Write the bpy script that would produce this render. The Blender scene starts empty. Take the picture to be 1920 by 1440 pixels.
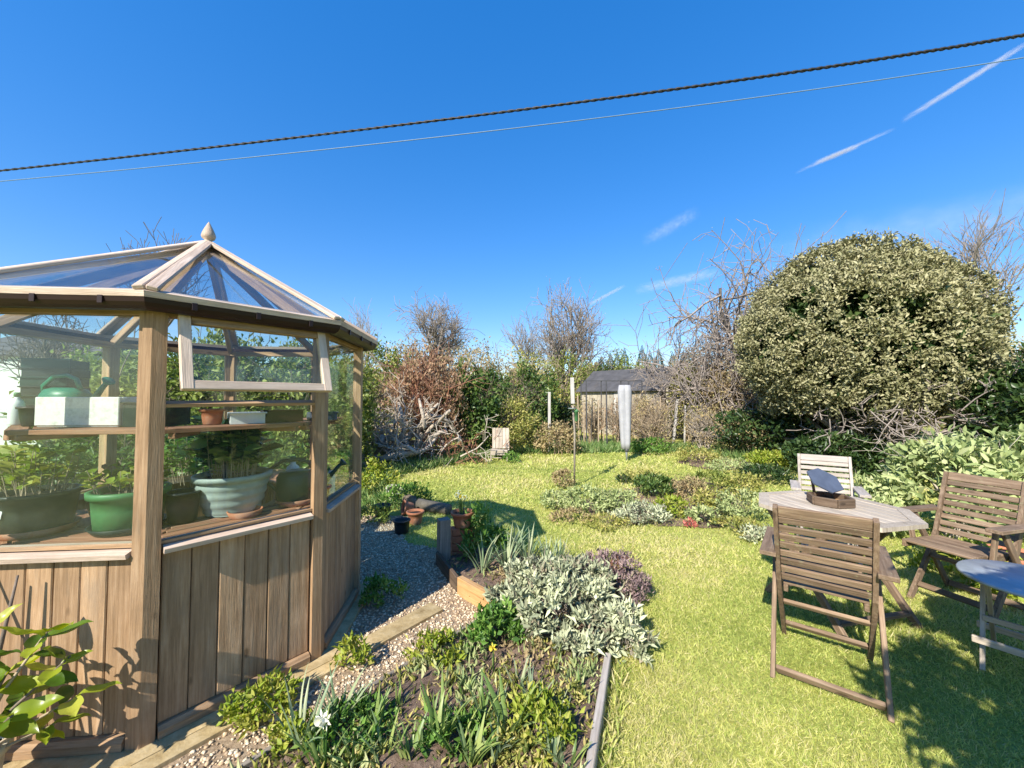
import bpy, bmesh, math
import numpy as np
from mathutils import Vector, Matrix
SC = bpy.context.scene
COL = SC.collection
R = math.radians
PI = math.pi

# ------------------------------------------------------------------ camera
CAM_H = 1.5
PITCH = R(2.0)
cam_d = bpy.data.cameras.new('camera')
cam = bpy.data.objects.new('camera', cam_d)
COL.objects.link(cam)
cam_d.sensor_fit = 'HORIZONTAL'
cam_d.sensor_width = 36.0
cam_d.lens = 13.5
cam_d.clip_start = 0.02
cam_d.clip_end = 20000
cam.location = (0, 0, CAM_H)
cam.rotation_euler = (PI / 2 + PITCH, 0, 0)
SC.camera = cam

# ------------------------------------------------------------------ sky, sun, exposure
SUN_AZ = R(213.0)      # compass bearing of the sun, clockwise from +Y (behind the camera, to the left)
SUN_EL = R(38.0)
world = bpy.data.worlds.new('World')
SC.world = world
world.use_nodes = True
nt = world.node_tree
bg = nt.nodes['Background']
sky = nt.nodes.new('ShaderNodeTexSky')
sky.sky_type = 'NISHITA'
sky.sun_disc = False
sky.sun_elevation = SUN_EL
sky.sun_rotation = SUN_AZ
sky.altitude = 300
sky.air_density = 1.0
sky.dust_density = 0.15
sky.ozone_density = 3.5
hsv = nt.nodes.new('ShaderNodeHueSaturation')
hsv.inputs['Hue'].default_value = 0.514
hsv.inputs['Saturation'].default_value = 1.82
hsv.inputs['Value'].default_value = 1.48
gam = nt.nodes.new('ShaderNodeGamma')
gam.inputs['Gamma'].default_value = 0.58
nt.links.new(sky.outputs[0], gam.inputs['Color'])
nt.links.new(gam.outputs[0], hsv.inputs['Color'])
nt.links.new(hsv.outputs[0], bg.inputs[0])
bg.inputs[1].default_value = 0.15

sun_d = bpy.data.lights.new('sun', 'SUN')
sun_d.energy = 4.6
sun_d.angle = R(0.53)
sun_d.color = (1.0, 0.93, 0.82)
sun = bpy.data.objects.new('sun', sun_d)
COL.objects.link(sun)
sdir = Vector((math.sin(SUN_AZ) * math.cos(SUN_EL), math.cos(SUN_AZ) * math.cos(SUN_EL), math.sin(SUN_EL)))
sun.rotation_euler = sdir.to_track_quat('Z', 'Y').to_euler()
sun.location = sdir * 30

vs = SC.view_settings
vs.view_transform = 'Standard'
vs.look = 'None'
vs.gamma = 1.0
vs.use_curve_mapping = False
vs.exposure = 1.0
SC.cycles.max_bounces = 8
SC.cycles.transparent_max_bounces = 24
SC.cycles.transmission_bounces = 4
SC.cycles.glossy_bounces = 3
SC.cycles.diffuse_bounces = 3

# ------------------------------------------------------------------ measuring helpers (photo -> metres)
def ray(u, v):
    x = (u - 960) / 720.0
    z = (720 - v) / 720.0
    return Vector((x, math.cos(PITCH) - math.sin(PITCH) * z, math.sin(PITCH) + math.cos(PITCH) * z))
def G(u, v, z=0.0):
    r = ray(u, v)
    t = (z - CAM_H) / r.z
    return Vector((r.x * t, r.y * t, z))
def W(u, v, depth):
    r = ray(u, v)
    t = depth / r.y
    return Vector((r.x * t, depth, CAM_H + r.z * t))

# ------------------------------------------------------------------ objects
def tag(o, label=None, cat=None, group=None, kind=None):
    if label: o['label'] = label
    if cat: o['category'] = cat
    if group: o['group'] = group
    if kind: o['kind'] = kind
    return o
def thing(name, label, cat, loc=(0, 0, 0), rz=0.0, group=None):
    o = bpy.data.objects.new(name, None)
    o.empty_display_size = 0.05
    COL.objects.link(o)
    o.location = loc
    o.rotation_euler = (0, 0, rz)
    return tag(o, label, cat, group)
def part(name, me, mat, parent=None, m4=None):
    if mat is not None and len(me.materials) == 0:
        me.materials.append(mat)
    o = bpy.data.objects.new(name, me)
    COL.objects.link(o)
    if parent is not None: o.parent = parent
    if m4 is not None: o.matrix_basis = m4
    if mat is not None and me.materials[0] is not mat:
        o.material_slots[0].link = 'OBJECT'
        o.material_slots[0].material = mat
    return o
def copy_tree(o, parent=None):
    c = o.copy()
    COL.objects.link(c)
    c.parent = parent
    for ch in list(o.children):
        k = copy_tree(ch, c)
        k.matrix_basis = ch.matrix_basis.copy()
    return c

def mesh_np(name, V, F, smooth=False, attrs=None):
    """V (n,3) floats, F (m,k) ints with one k"""
    me = bpy.data.meshes.new(name)
    V = np.asarray(V, dtype=np.float32); F = np.asarray(F, dtype=np.int32)
    n, m, k = len(V), len(F), F.shape[1]
    me.vertices.add(n); me.loops.add(m * k); me.polygons.add(m)
    me.vertices.foreach_set('co', V.ravel())
    me.loops.foreach_set('vertex_index', F.ravel())
    me.polygons.foreach_set('loop_start', np.arange(0, m * k, k, dtype=np.int32))
    me.polygons.foreach_set('loop_total', np.full(m, k, dtype=np.int32))
    if smooth: me.polygons.foreach_set('use_smooth', np.ones(m, dtype=bool))
    for an, av in (attrs or {}).items():
        a = me.attributes.new(an, 'FLOAT', 'POINT')
        a.data.foreach_set('value', np.asarray(av, dtype=np.float32))
    me.update(calc_edges=True)
    return me
def mesh_py(name, V, F, smooth=False):
    me = bpy.data.meshes.new(name)
    me.from_pydata([tuple(v) for v in V], [], F)
    if smooth:
        me.polygons.foreach_set('use_smooth', [True] * len(me.polygons))
    me.update()
    return me
def fix_normals(me):
    bm = bmesh.new(); bm.from_mesh(me)
    bmesh.ops.recalc_face_normals(bm, faces=bm.faces)
    bm.to_mesh(me); bm.free(); me.update()
    return me

_boxes = {}
def box_mesh(w, t, L, bev=0.003):
    key = (round(w, 4), round(t, 4), round(L, 4), bev)
    if key not in _boxes:
        bm = bmesh.new()
        bmesh.ops.create_cube(bm, size=1.0)
        bmesh.ops.scale(bm, vec=(w, t, L), verts=bm.verts)
        bmesh.ops.translate(bm, vec=(0, 0, L / 2), verts=bm.verts)
        if bev > 0:
            bmesh.ops.bevel(bm, geom=list(bm.edges), offset=min(bev, w * .3, t * .3), segments=1, affect='EDGES', profile=.5)
        me = bpy.data.meshes.new('board'); bm.to_mesh(me); bm.free()
        _boxes[key] = me
    return _boxes[key].copy() if False else _boxes[key]
def frame(p0, p1, up):
    p0 = Vector(p0); p1 = Vector(p1); up = Vector(up)
    z = (p1 - p0).normalized()
    if abs(z.dot(up.normalized())) > .999: up = Vector((0, 1, 0)) if abs(z.y) < .9 else Vector((1, 0, 0))
    y = (up - z * up.dot(z)).normalized()
    x = y.cross(z)
    m = Matrix.Identity(4)
    for i in range(3):
        m[i][0] = x[i]; m[i][1] = y[i]; m[i][2] = z[i]; m[i][3] = p0[i]
    return m
def plank(name, p0, p1, w, t, mat, parent=None, up=(0, 0, 1), bev=.003):
    """bar from p0 to p1, t thick along `up`, w wide across it; length along local Z"""
    L = (Vector(p1) - Vector(p0)).length
    return part(name, box_mesh(w, t, L, bev), mat, parent, frame(p0, p1, up))

def lathe_mesh(prof, n=24, smooth=True, cap=True):
    V = []; F = []
    for r, z in prof:
        for i in range(n):
            a = 2 * PI * i / n
            V.append((r * math.cos(a), r * math.sin(a), z))
    for j in range(len(prof) - 1):
        for i in range(n):
            a = j * n + i; b = j * n + (i + 1) % n
            F.append((a, b, b + n, a + n))
    if cap:
        F.append(tuple(reversed(range(n))))
        F.append(tuple(range((len(prof) - 1) * n, len(prof) * n)))
    return mesh_py('turned', V, F, smooth)
def lathe(name, prof, mat, parent=None, loc=(0, 0, 0), n=24, smooth=True):
    return part(name, lathe_mesh(prof, n, smooth), mat, parent, Matrix.Translation(loc))

def tube_vf(pts, rads, n=6):
    pts = [Vector(p) for p in pts]
    V = []; F = []
    ref = Vector((0, 0, 1))
    for i, p in enumerate(pts):
        d = (pts[min(i + 1, len(pts) - 1)] - pts[max(i - 1, 0)])
        d = d.normalized() if d.length > 1e-9 else Vector((0, 0, 1))
        if abs(d.dot(ref)) > .95: ref = Vector((1, 0, 0))
        a = d.cross(ref).normalized(); b = d.cross(a)
        for k in range(n):
            t = 2 * PI * k / n
            V.append(p + (a * math.cos(t) + b * math.sin(t)) * rads[i])
    for i in range(len(pts) - 1):
        for k in range(n):
            a = i * n + k; b = i * n + (k + 1) % n
            F.append((a, b, b + n, a + n))
    F.append(tuple(reversed(range(n)))); F.append(tuple(range((len(pts) - 1) * n, len(pts) * n)))
    return V, F
def tube(name, pts, rads, mat, parent=None, n=6, smooth=True):
    if not hasattr(rads, '__len__'): rads = [rads] * len(pts)
    V, F = tube_vf(pts, rads, n)
    return part(name, fix_normals(mesh_py(name, V, F, smooth)), mat, parent)

def prism_mesh(poly, z0, z1):
    n = len(poly)
    V = [(x, y, z0) for x, y in poly] + [(x, y, z1) for x, y in poly]
    F = [(i, (i + 1) % n, n + (i + 1) % n, n + i) for i in range(n)]
    F += [tuple(reversed(range(n))), tuple(range(n, 2 * n))]
    return fix_normals(mesh_py('prism', V, F))

# ------------------------------------------------------------------ materials
def new_mat(name):
    m = bpy.data.materials.new(name); m.use_nodes = True
    t = m.node_tree; b = t.nodes['Principled BSDF']
    return m, t, b
def ramp(t, stops, fac=None):
    r = t.nodes.new('ShaderNodeValToRGB')
    els = r.color_ramp.elements
    while len(els) < len(stops): els.new(0.5)
    for e, (p, c) in zip(els, stops):
        e.position = p; e.color = (c[0], c[1], c[2], 1)
    if fac is not None: t.links.new(fac, r.inputs[0])
    return r
def noise(t, vec, scale, detail=4, rough=.6):
    n = t.nodes.new('ShaderNodeTexNoise')
    n.inputs['Scale'].default_value = scale
    n.inputs['Detail'].default_value = detail
    n.inputs['Roughness'].default_value = rough
    if vec is not None: t.links.new(vec, n.inputs['Vector'])
    return n
def mixc(t, a, b, fac, mode='MIX'):
    m = t.nodes.new('ShaderNodeMix'); m.data_type = 'RGBA'; m.blend_type = mode
    for sock, val in ((m.inputs[6], a), (m.inputs[7], b), (m.inputs[0], fac)):
        if hasattr(val, 'is_output'): t.links.new(val, sock)
        elif isinstance(val, (int, float)): sock.default_value = val
        else: sock.default_value = (val[0], val[1], val[2], 1)
    return m.outputs[2]
def bump(t, b, h, dist, strength=1.0):
    n = t.nodes.new('ShaderNodeBump')
    n.inputs['Distance'].default_value = dist
    n.inputs['Strength'].default_value = strength
    t.links.new(h, n.inputs['Height'])
    t.links.new(n.outputs[0], b.inputs['Normal'])

def wood(name, dark, mid, light, grain=1.0, rough=.75, lichen=0.0, vary=.35):
    m, t, b = new_mat(name)
    tc = t.nodes.new('ShaderNodeTexCoord'); oi = t.nodes.new('ShaderNodeObjectInfo')
    off = t.nodes.new('ShaderNodeVectorMath'); off.operation = 'SCALE'
    off.inputs[0].default_value = (13.1, 7.7, 31.3); t.links.new(oi.outputs['Random'], off.inputs['Scale'])
    add = t.nodes.new('ShaderNodeVectorMath'); add.operation = 'ADD'
    t.links.new(tc.outputs['Object'], add.inputs[0]); t.links.new(off.outputs[0], add.inputs[1])
    mp = t.nodes.new('ShaderNodeMapping'); mp.inputs['Scale'].default_value = (1, 1, .06)
    t.links.new(add.outputs[0], mp.inputs[0])
    n1 = noise(t, mp.outputs[0], 60 * grain, 6, .65)
    n2 = noise(t, add.outputs[0], 5, 4, .6)
    n3 = noise(t, mp.outputs[0], 260 * grain, 3, .6)
    r = ramp(t, [(.28, dark), (.5, mid), (.74, light)], n1.outputs[0])
    f = t.nodes.new('ShaderNodeMapRange'); f.inputs[1].default_value = .35; f.inputs[2].default_value = .68
    f.inputs[3].default_value = 0; f.inputs[4].default_value = .55
    t.links.new(n2.outputs[0], f.inputs[0])
    c = mixc(t, r.outputs[0], [x * .62 for x in mid], f.outputs[0])
    # knots, and slow stains running with the grain
    mk = t.nodes.new('ShaderNodeMapping'); mk.inputs['Scale'].default_value = (1, 1, .45); t.links.new(add.outputs[0], mk.inputs[0])
    vo = t.nodes.new('ShaderNodeTexVoronoi'); vo.inputs['Scale'].default_value = 7.0; t.links.new(mk.outputs[0], vo.inputs['Vector'])
    kf = t.nodes.new('ShaderNodeMapRange'); kf.inputs[1].default_value = .05; kf.inputs[2].default_value = .10; kf.inputs[3].default_value = .75; kf.inputs[4].default_value = 0
    t.links.new(vo.outputs['Distance'], kf.inputs[0])
    c = mixc(t, c, [x * .6 for x in dark], kf.outputs[0])
    ms = t.nodes.new('ShaderNodeMapping'); ms.inputs['Scale'].default_value = (1, 1, .18); t.links.new(add.outputs[0], ms.inputs[0])
    ns = noise(t, ms.outputs[0], 14, 5, .7)
    sf = t.nodes.new('ShaderNodeMapRange'); sf.inputs[1].default_value = .52; sf.inputs[2].default_value = .70; sf.inputs[4].default_value = .45
    t.links.new(ns.outputs[0], sf.inputs[0])
    g_ = sum(mid) / 3
    c = mixc(t, c, (g_ * .88, g_ * .70, g_ * .50), sf.outputs[0])
    v = t.nodes.new('ShaderNodeMapRange'); v.inputs[3].default_value = 1 - vary; v.inputs[4].default_value = 1 + vary * .6
    t.links.new(oi.outputs['Random'], v.inputs[0])
    cv = t.nodes.new('ShaderNodeVectorMath'); cv.operation = 'SCALE'
    t.links.new(c, cv.inputs[0]); t.links.new(v.outputs[0], cv.inputs['Scale'])
    c = cv.outputs[0]
    if lichen > 0:
        n4 = noise(t, add.outputs[0], 22, 5, .7)
        f4 = t.nodes.new('ShaderNodeMapRange'); f4.inputs[1].default_value = .58; f4.inputs[2].default_value = .72
        f4.inputs[4].default_value = lichen
        t.links.new(n4.outputs[0], f4.inputs[0])
        c = mixc(t, c, (.33, .33, .2), f4.outputs[0])
    t.links.new(c, b.inputs['Base Color'])
    b.inputs['Roughness'].default_value = rough
    b.inputs['Specular IOR Level'].default_value = .25
    s = t.nodes.new('ShaderNodeMath'); s.operation = 'ADD'
    t.links.new(n1.outputs[0], s.inputs[0]); t.links.new(n3.outputs[0], s.inputs[1])
    bump(t, b, s.outputs[0], .0022, .8)
    return m

def plain(name, c, rough=.6, vary=.25, scale=30, metal=0.0, bmp=.0006, spec=.4, dirt=None):
    m, t, b = new_mat(name)
    tc = t.nodes.new('ShaderNodeTexCoord')
    n = noise(t, tc.outputs['Object'], scale, 5, .65)
    r = ramp(t, [(.25, [x * (1 - vary) for x in c]), (.75, [min(1, x * (1 + vary)) for x in c])], n.outputs[0])
    col = r.outputs[0]
    if dirt:
        n2 = noise(t, tc.outputs['Object'], scale * .35, 6, .7)
        f = t.nodes.new('ShaderNodeMapRange'); f.inputs[1].default_value = .5; f.inputs[2].default_value = .75; f.inputs[4].default_value = .8
        t.links.new(n2.outputs[0], f.inputs[0])
        col = mixc(t, col, dirt, f.outputs[0])
    t.links.new(col, b.inputs['Base Color'])
    b.inputs['Roughness'].default_value = rough
    b.inputs['Metallic'].default_value = metal
    b.inputs['Specular IOR Level'].default_value = spec
    if bmp: bump(t, b, n.outputs[0], bmp)
    return m

def leafmat(name, stops, rough=.5, trans=.3, spec=.35, attr='rnd'):
    """leaf colour chosen per leaf from its own random number"""
    m, t, b = new_mat(name)
    at = t.nodes.new('ShaderNodeAttribute'); at.attribute_name = attr
    n = len(stops)
    r = ramp(t, [((i + .5) / n, c) for i, c in enumerate(stops)], at.outputs['Fac'])
    t.links.new(r.outputs[0], b.inputs['Base Color'])
    b.inputs['Roughness'].default_value = rough
    b.inputs['Specular IOR Level'].default_value = spec
    if trans > 0:
        tr = t.nodes.new('ShaderNodeBsdfTranslucent')
        g = t.nodes.new('ShaderNodeHueSaturation'); g.inputs['Saturation'].default_value = 1.15; g.inputs['Value'].default_value = 1.2
        t.links.new(r.outputs[0], g.inputs['Color']); t.links.new(g.outputs[0], tr.inputs[0])
        mx = t.nodes.new('ShaderNodeMixShader'); mx.inputs[0].default_value = trans
        t.links.new(b.outputs[0], mx.inputs[1]); t.links.new(tr.outputs[0], mx.inputs[2])
        t.links.new(mx.outputs[0], t.nodes['Material Output'].inputs[0])
    return m

def glassmat(name, film=.1, tint=(.93, .97, .95)):
    m = bpy.data.materials.new(name); m.use_nodes = True
    t = m.node_tree; t.nodes.remove(t.nodes['Principled BSDF'])
    out = t.nodes['Material Output']
    tc = t.nodes.new('ShaderNodeTexCoord')
    tr = t.nodes.new('ShaderNodeBsdfTransparent'); tr.inputs[0].default_value = (*tint, 1)
    gl = t.nodes.new('ShaderNodeBsdfGlossy'); gl.inputs['Roughness'].default_value = .004
    fr = t.nodes.new('ShaderNodeFresnel')
    ge = t.nodes.new('ShaderNodeNewGeometry'); io = t.nodes.new('ShaderNodeMapRange')
    io.inputs[3].default_value = 1.45; io.inputs[4].default_value = 1 / 1.45     # same air-to-glass reflectance on both sides of the sheet
    t.links.new(ge.outputs['Backfacing'], io.inputs[0]); t.links.new(io.outputs[0], fr.inputs[0])
    mx = t.nodes.new('ShaderNodeMixShader')
    t.links.new(fr.outputs[0], mx.inputs[0]); t.links.new(tr.outputs[0], mx.inputs[1]); t.links.new(gl.outputs[0], mx.inputs[2])
    df = t.nodes.new('ShaderNodeBsdfDiffuse'); df.inputs[0].default_value = (.42, .45, .36, 1)
    mp = t.nodes.new('ShaderNodeMapping'); mp.inputs['Scale'].default_value = (1, 1, .5)
    t.links.new(tc.outputs['Object'], mp.inputs[0])
    n = noise(t, mp.outputs[0], 7, 7, .7)
    f = t.nodes.new('ShaderNodeMapRange'); f.inputs[1].default_value = .38; f.inputs[2].default_value = .75
    f.inputs[3].default_value = film * .25; f.inputs[4].default_value = film * 1.6
    t.links.new(n.outputs[0], f.inputs[0])
    m2 = t.nodes.new('ShaderNodeMixShader')
    t.links.new(f.outputs[0], m2.inputs[0]); t.links.new(mx.outputs[0], m2.inputs[1]); t.links.new(df.outputs[0], m2.inputs[2])
    t.links.new(m2.outputs[0], out.inputs[0])
    return m

# ------------------------------------------------------------------ foliage and twigs (numpy)
def unit(a):
    return a / np.maximum(np.linalg.norm(a, axis=-1, keepdims=True), 1e-9)
TEMPL = {
    # x across, y along, z lift ; faces
    'leaf': (np.array([(0, 0, 0), (.5, .42, .16), (0, 1, -.06), (-.5, .42, .16)], float), [(0, 1, 2), (0, 2, 3)]),
    'oval': (np.array([(0, 0, 0), (.42, .28, .1), (.45, .66, .08), (0, 1, -.1), (-.45, .66, .08), (-.42, .28, .1), (0, .5, -.02)], float),
             [(0, 1, 6), (1, 2, 6), (2, 3, 6), (3, 4, 6), (4, 5, 6), (5, 0, 6)]),
    'blade': (np.array([(-.5, 0, 0), (.5, 0, 0), (.38, .55, .1), (-.38, .55, .1), (0, 1, .38)], float), [(0, 1, 2), (0, 2, 3), (3, 2, 4)]),
    'needle': (np.array([(-.5, 0, 0), (.5, 0, 0), (0, 1, .05)], float), [(0, 1, 2)]),
}
def leaf_mesh(rng, P, D, L, Wd, shape='leaf', N=None, rnd=None, lift=1.0):
    P = np.asarray(P, float); n = len(P)
    D = unit(np.asarray(D, float))
    if N is None: N = rng.normal(size=(n, 3))
    X = unit(np.cross(D, N)); Z = np.cross(X, D)
    T, F = TEMPL[shape]
    L = np.broadcast_to(np.asarray(L, float), (n,)); Wd = np.broadcast_to(np.asarray(Wd, float), (n,))
    V = (P[:, None, :] + X[:, None, :] * (T[None, :, 0:1] * Wd[:, None, None])
         + D[:, None, :] * (T[None, :, 1:2] * L[:, None, None])
         + Z[:, None, :] * (T[None, :, 2:3] * L[:, None, None] * lift))
    k = len(T)
    FF = (np.array(F)[None] + (np.arange(n) * k)[:, None, None]).reshape(-1, 3)
    if rnd is None: rnd = rng.random(n)
    return mesh_np('leaves', V.reshape(-1, 3), FF, attrs={'rnd': np.repeat(rnd, k)})

def twig_mesh(segs, sides=3):
    S = np.array([(*a, *b, r0, r1) for a, b, r0, r1 in segs], float)
    A, B, r0, r1 = S[:, :3], S[:, 3:6], S[:, 6], S[:, 7]
    D = unit(B - A)
    ref = np.where(np.abs(D[:, 2:3]) > .9, np.array([[1., 0, 0]]), np.array([[0, 0, 1.]]))
    X = unit(np.cross(D, ref)); Y = np.cross(D, X)
    ang = np.arange(sides) * 2 * PI / sides
    ring = X[:, None] * np.cos(ang)[None, :, None] + Y[:, None] * np.sin(ang)[None, :, None]
    V = np.concatenate([A[:, None] + ring * r0[:, None, None], B[:, None] + ring * r1[:, None, None]], 1)
    F = []
    for i in range(sides):
        j = (i + 1) % sides
        F += [(i, j, sides + j), (i, sides + j, sides + i)]
    k = 2 * sides
    FF = (np.array(F)[None] + (np.arange(len(S)) * k)[:, None, None]).reshape(-1, 3)
    return mesh_np('twigs', V.reshape(-1, 3), FF, smooth=True, attrs={'rnd': np.zeros(len(S) * k)})

def grow(rng, p, d, length, r, levels, kids=(4, 5, 5, 4), spread=.75, wob=.16, shrink=.62, up=.12, segn=4, rmin=.002, out=None, taper=.55, start=.3):
    """branch skeleton as a list of tapered segments"""
    if out is None: out = []
    p = np.array(p, float); d = unit(np.array(d, float))
    sl = length / segn; pts = [p]; dirs = [d]; rr = [r]
    for i in range(segn):
        d = unit(d + rng.normal(size=3) * wob + np.array([0, 0, up * .5]))
        q = p + d * sl
        r2 = max(rmin, r * (1 - (1 - taper) * (i + 1) / segn))
        out.append((p, q, rr[-1], r2))
        p = q; pts.append(p); dirs.append(d); rr.append(r2)
    if levels > 0:
        nk = kids[-levels] if levels <= len(kids) else kids[0]
        for k in range(nk):
            f = start + (1 - start) * (k + rng.random()) / nk
            i = min(int(f * segn), segn - 1); fr = f * segn - i
            b = pts[i] * (1 - fr) + pts[i + 1] * fr
            side = rng.normal(size=3); side -= dirs[i] * side.dot(dirs[i]); side = unit(side)
            nd = unit(dirs[i] * (1 - spread * .45) + side * spread * (.7 + .6 * rng.random()) + np.array([0, 0, up]))
            grow(rng, b, nd, length * shrink * (.65 + .6 * rng.random()), max(rmin, rr[i] * .6), levels - 1, kids, spread, wob, shrink, up, max(2, segn - 1), rmin, out, taper, start)
    return out

def crown_pts(rng, n, rad, nclump, spread, shell=.72, zmin=-1.0, lump=.12):
    """points gathered in clumps through an ellipsoid shell, and their outward directions"""
    C = []
    while len(C) < nclump:
        v = unit(rng.normal(size=3))
        if v[2] < zmin: continue
        lumpy = 1 + lump * math.sin(v[0] * 5.1 + v[1] * 3.3) * math.cos(v[2] * 4.2 + v[1] * 2.2)
        C.append(v * (shell + (1 - shell) * rng.random() ** .6) * lumpy)
    C = np.array(C)
    idx = rng.integers(0, nclump, n)
    off = rng.normal(size=(n, 3)) * spread
    U = C[idx] + off
    out = unit(U + rng.normal(size=(n, 3)) * .35)
    return U * np.array(rad), out, idx

def in_poly(P, poly):
    x, y = P[:, 0], P[:, 1]; inside = np.zeros(len(P), bool)
    n = len(poly)
    for i in range(n):
        x1, y1 = poly[i][:2]; x2, y2 = poly[(i + 1) % n][:2]
        c = ((y1 > y) != (y2 > y)) & (x < (x2 - x1) * (y - y1) / (y2 - y1 + 1e-12) + x1)
        inside ^= c
    return inside

# ------------------------------------------------------------------ palette
M = {}
M['cedar'] = wood('cedar', (.21, .125, .062), (.42, .268, .148), (.57, .40, .25), 1.0, vary=.24)
M['cedar_pale'] = wood('cedar_pale', (.40, .29, .21), (.58, .45, .35), (.72, .60, .50), 1.0, vary=.15)
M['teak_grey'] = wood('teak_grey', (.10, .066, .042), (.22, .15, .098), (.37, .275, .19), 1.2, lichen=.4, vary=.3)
M['teak_pale'] = wood('teak_pale', (.31, .255, .195), (.47, .40, .315), (.61, .54, .44), 1.2, lichen=.3, vary=.22)
M['oak_orange'] = wood('oak_orange', (.30, .16, .06), (.50, .29, .12), (.62, .40, .20), .8, vary=.2)
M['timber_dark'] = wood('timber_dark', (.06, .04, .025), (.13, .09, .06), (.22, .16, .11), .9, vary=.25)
M['timber_grey'] = wood('timber_grey', (.17, .14, .11), (.30, .26, .21), (.42, .37, .31), .9, lichen=.5, vary=.25)
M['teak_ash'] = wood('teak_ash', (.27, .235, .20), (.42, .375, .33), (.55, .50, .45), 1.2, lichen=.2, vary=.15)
M['post_white'] = wood('post_white', (.38, .36, .33), (.52, .50, .46), (.66, .64, .60), .8, vary=.15)
M['red_wood'] = wood('red_wood', (.24, .10, .06), (.42, .20, .12), (.55, .30, .20), .9, vary=.2)
M['gutter'] = plain('gutter', (.022, .009, .007), .4, .2, 12, spec=.3)
M['glass'] = glassmat('glass', .025)
M['glass_roof'] = glassmat('glass_roof', .02, (.95, .97, .98))
M['bark'] = plain('bark', (.16, .125, .095), .9, .45, 14, bmp=.006)
M['bark_grey'] = plain('bark_grey', (.26, .22, .19), .9, .4, 10, bmp=.006)
M['twig_red'] = plain('twig_red', (.30, .14, .085), .8, .35, 6)
M['twig_tan'] = plain('twig_tan', (.36, .28, .19), .85, .35, 4)
M['twig_pale'] = plain('twig_pale', (.42, .36, .29), .85, .35, 6)
M['deadwood'] = plain('deadwood', (.40, .34, .27), .9, .45, 9, bmp=.008)
M['terracotta'] = plain('terracotta', (.42, .15, .075), .8, .25, 14, dirt=(.5, .36, .28))
M['pot_dark'] = plain('pot_dark', (.016, .026, .022), .45, .4, 20, dirt=(.06, .065, .05))
M['pot_black'] = plain('pot_black', (.02, .022, .024), .4, .3, 20)
M['pot_green'] = plain('pot_green', (.07, .20, .075), .5, .2, 16, dirt=(.10, .16, .07))
M['pot_sage'] = plain('pot_sage', (.31, .37, .355), .55, .2, 10, dirt=(.20, .23, .19))
M['can_green'] = plain('can_green', (.012, .17, .10), .4, .2, 10)
M['can_dark'] = plain('can_dark', (.012, .04, .03), .4, .3, 10)
M['pot_cream'] = plain('pot_cream', (.55, .50, .38), .6, .2, 12, dirt=(.4, .34, .22))
M['foam'] = plain('foam', (.72, .71, .66), .85, .12, 60, dirt=(.38, .38, .30))
M['white'] = plain('white', (.74, .74, .74), .5, .08, 20)
M['metal_grey'] = plain('metal_grey', (.36, .38, .40), .4, .15, 20, metal=.6)
M['metal_dark'] = plain('metal_dark', (.06, .06, .065), .5, .3, 20)
M['table_blue'] = plain('table_blue', (.34, .39, .44), .35, .2, 9, dirt=(.20, .22, .24), spec=.5)
M['cover'] = plain('cover', (.33, .33, .345), .65, .15, 6)
M['slate'] = plain('slate', (.07, .085, .12), .45, .25, 12)
M['felt'] = plain('felt', (.065, .065, .07), .95, .4, 3.0, dirt=(.11, .095, .08))
M['cable'] = plain('cable', (.012, .012, .014), .5, .3, 20)
M['cable_pale'] = plain('cable_pale', (.14, .22, .32), .5, .2, 20)
M['soil_pot'] = plain('soil_pot', (.03, .022, .016), 1.0, .4, 60)

def ground_mat():
    m, t, b = new_mat('grass_ground')
    tc = t.nodes.new('ShaderNodeTexCoord')
    n1 = noise(t, tc.outputs['Object'], .55, 5, .6); n2 = noise(t, tc.outputs['Object'], 26, 6, .75)
    r1 = ramp(t, [(.3, (.22, .26, .06)), (.5, (.34, .36, .09)), (.7, (.42, .39, .15))], n1.outputs[0])
    r2 = ramp(t, [(.25, (.45, .45, .42)), (.5, (1, 1, 1)), (.8, (1.35, 1.3, 1.15))], n2.outputs[0])
    c = mixc(t, r1.outputs[0], r2.outputs[0], 1.0, 'MULTIPLY')
    t.links.new(c, b.inputs['Base Color']); b.inputs['Roughness'].default_value = 1; b.inputs['Specular IOR Level'].default_value = .1
    bump(t, b, n2.outputs[0], .02)
    return m
def stony(name, stops, sc, dist):
    m, t, b = new_mat(name)
    tc = t.nodes.new('ShaderNodeTexCoord')
    n1 = noise(t, tc.outputs['Object'], sc, 7, .75); n2 = noise(t, tc.outputs['Object'], sc * .12, 4, .6)
    r = ramp(t, stops, n1.outputs[0])
    r2 = ramp(t, [(.3, (.7, .7, .7)), (.7, (1.15, 1.12, 1.08))], n2.outputs[0])
    t.links.new(mixc(t, r.outputs[0], r2.outputs[0], 1.0, 'MULTIPLY'), b.inputs['Base Color'])
    b.inputs['Roughness'].default_value = .95; b.inputs['Specular IOR Level'].default_value = .2
    bump(t, b, n1.outputs[0], dist)
    return m
M['ground'] = ground_mat()
M['soil'] = stony('soil', [(.25, (.09, .058, .04)), (.5, (.20, .14, .105)), (.75, (.34, .26, .205))], 30, .02)
M['gravel_bed'] = stony('gravel_bed', [(.3, (.17, .12, .075)), (.5, (.36, .27, .18)), (.7, (.50, .40, .28))], 55, .01)
M['concrete'] = stony('concrete', [(.3, (.28, .20, .09)), (.5, (.44, .34, .18)), (.75, (.56, .46, .28))], 14, .006)
M['stone'] = leafmat('stone', [(.26, .18, .11), (.50, .38, .25), (.64, .52, .36), (.58, .49, .36), (.72, .62, .45), (.45, .32, .19)], .8, 0)
M['grass'] = leafmat('grass', [(.27, .34, .08), (.42, .49, .125), (.55, .58, .17), (.64, .61, .23), (.68, .61, .33)], .6, .42)
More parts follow.
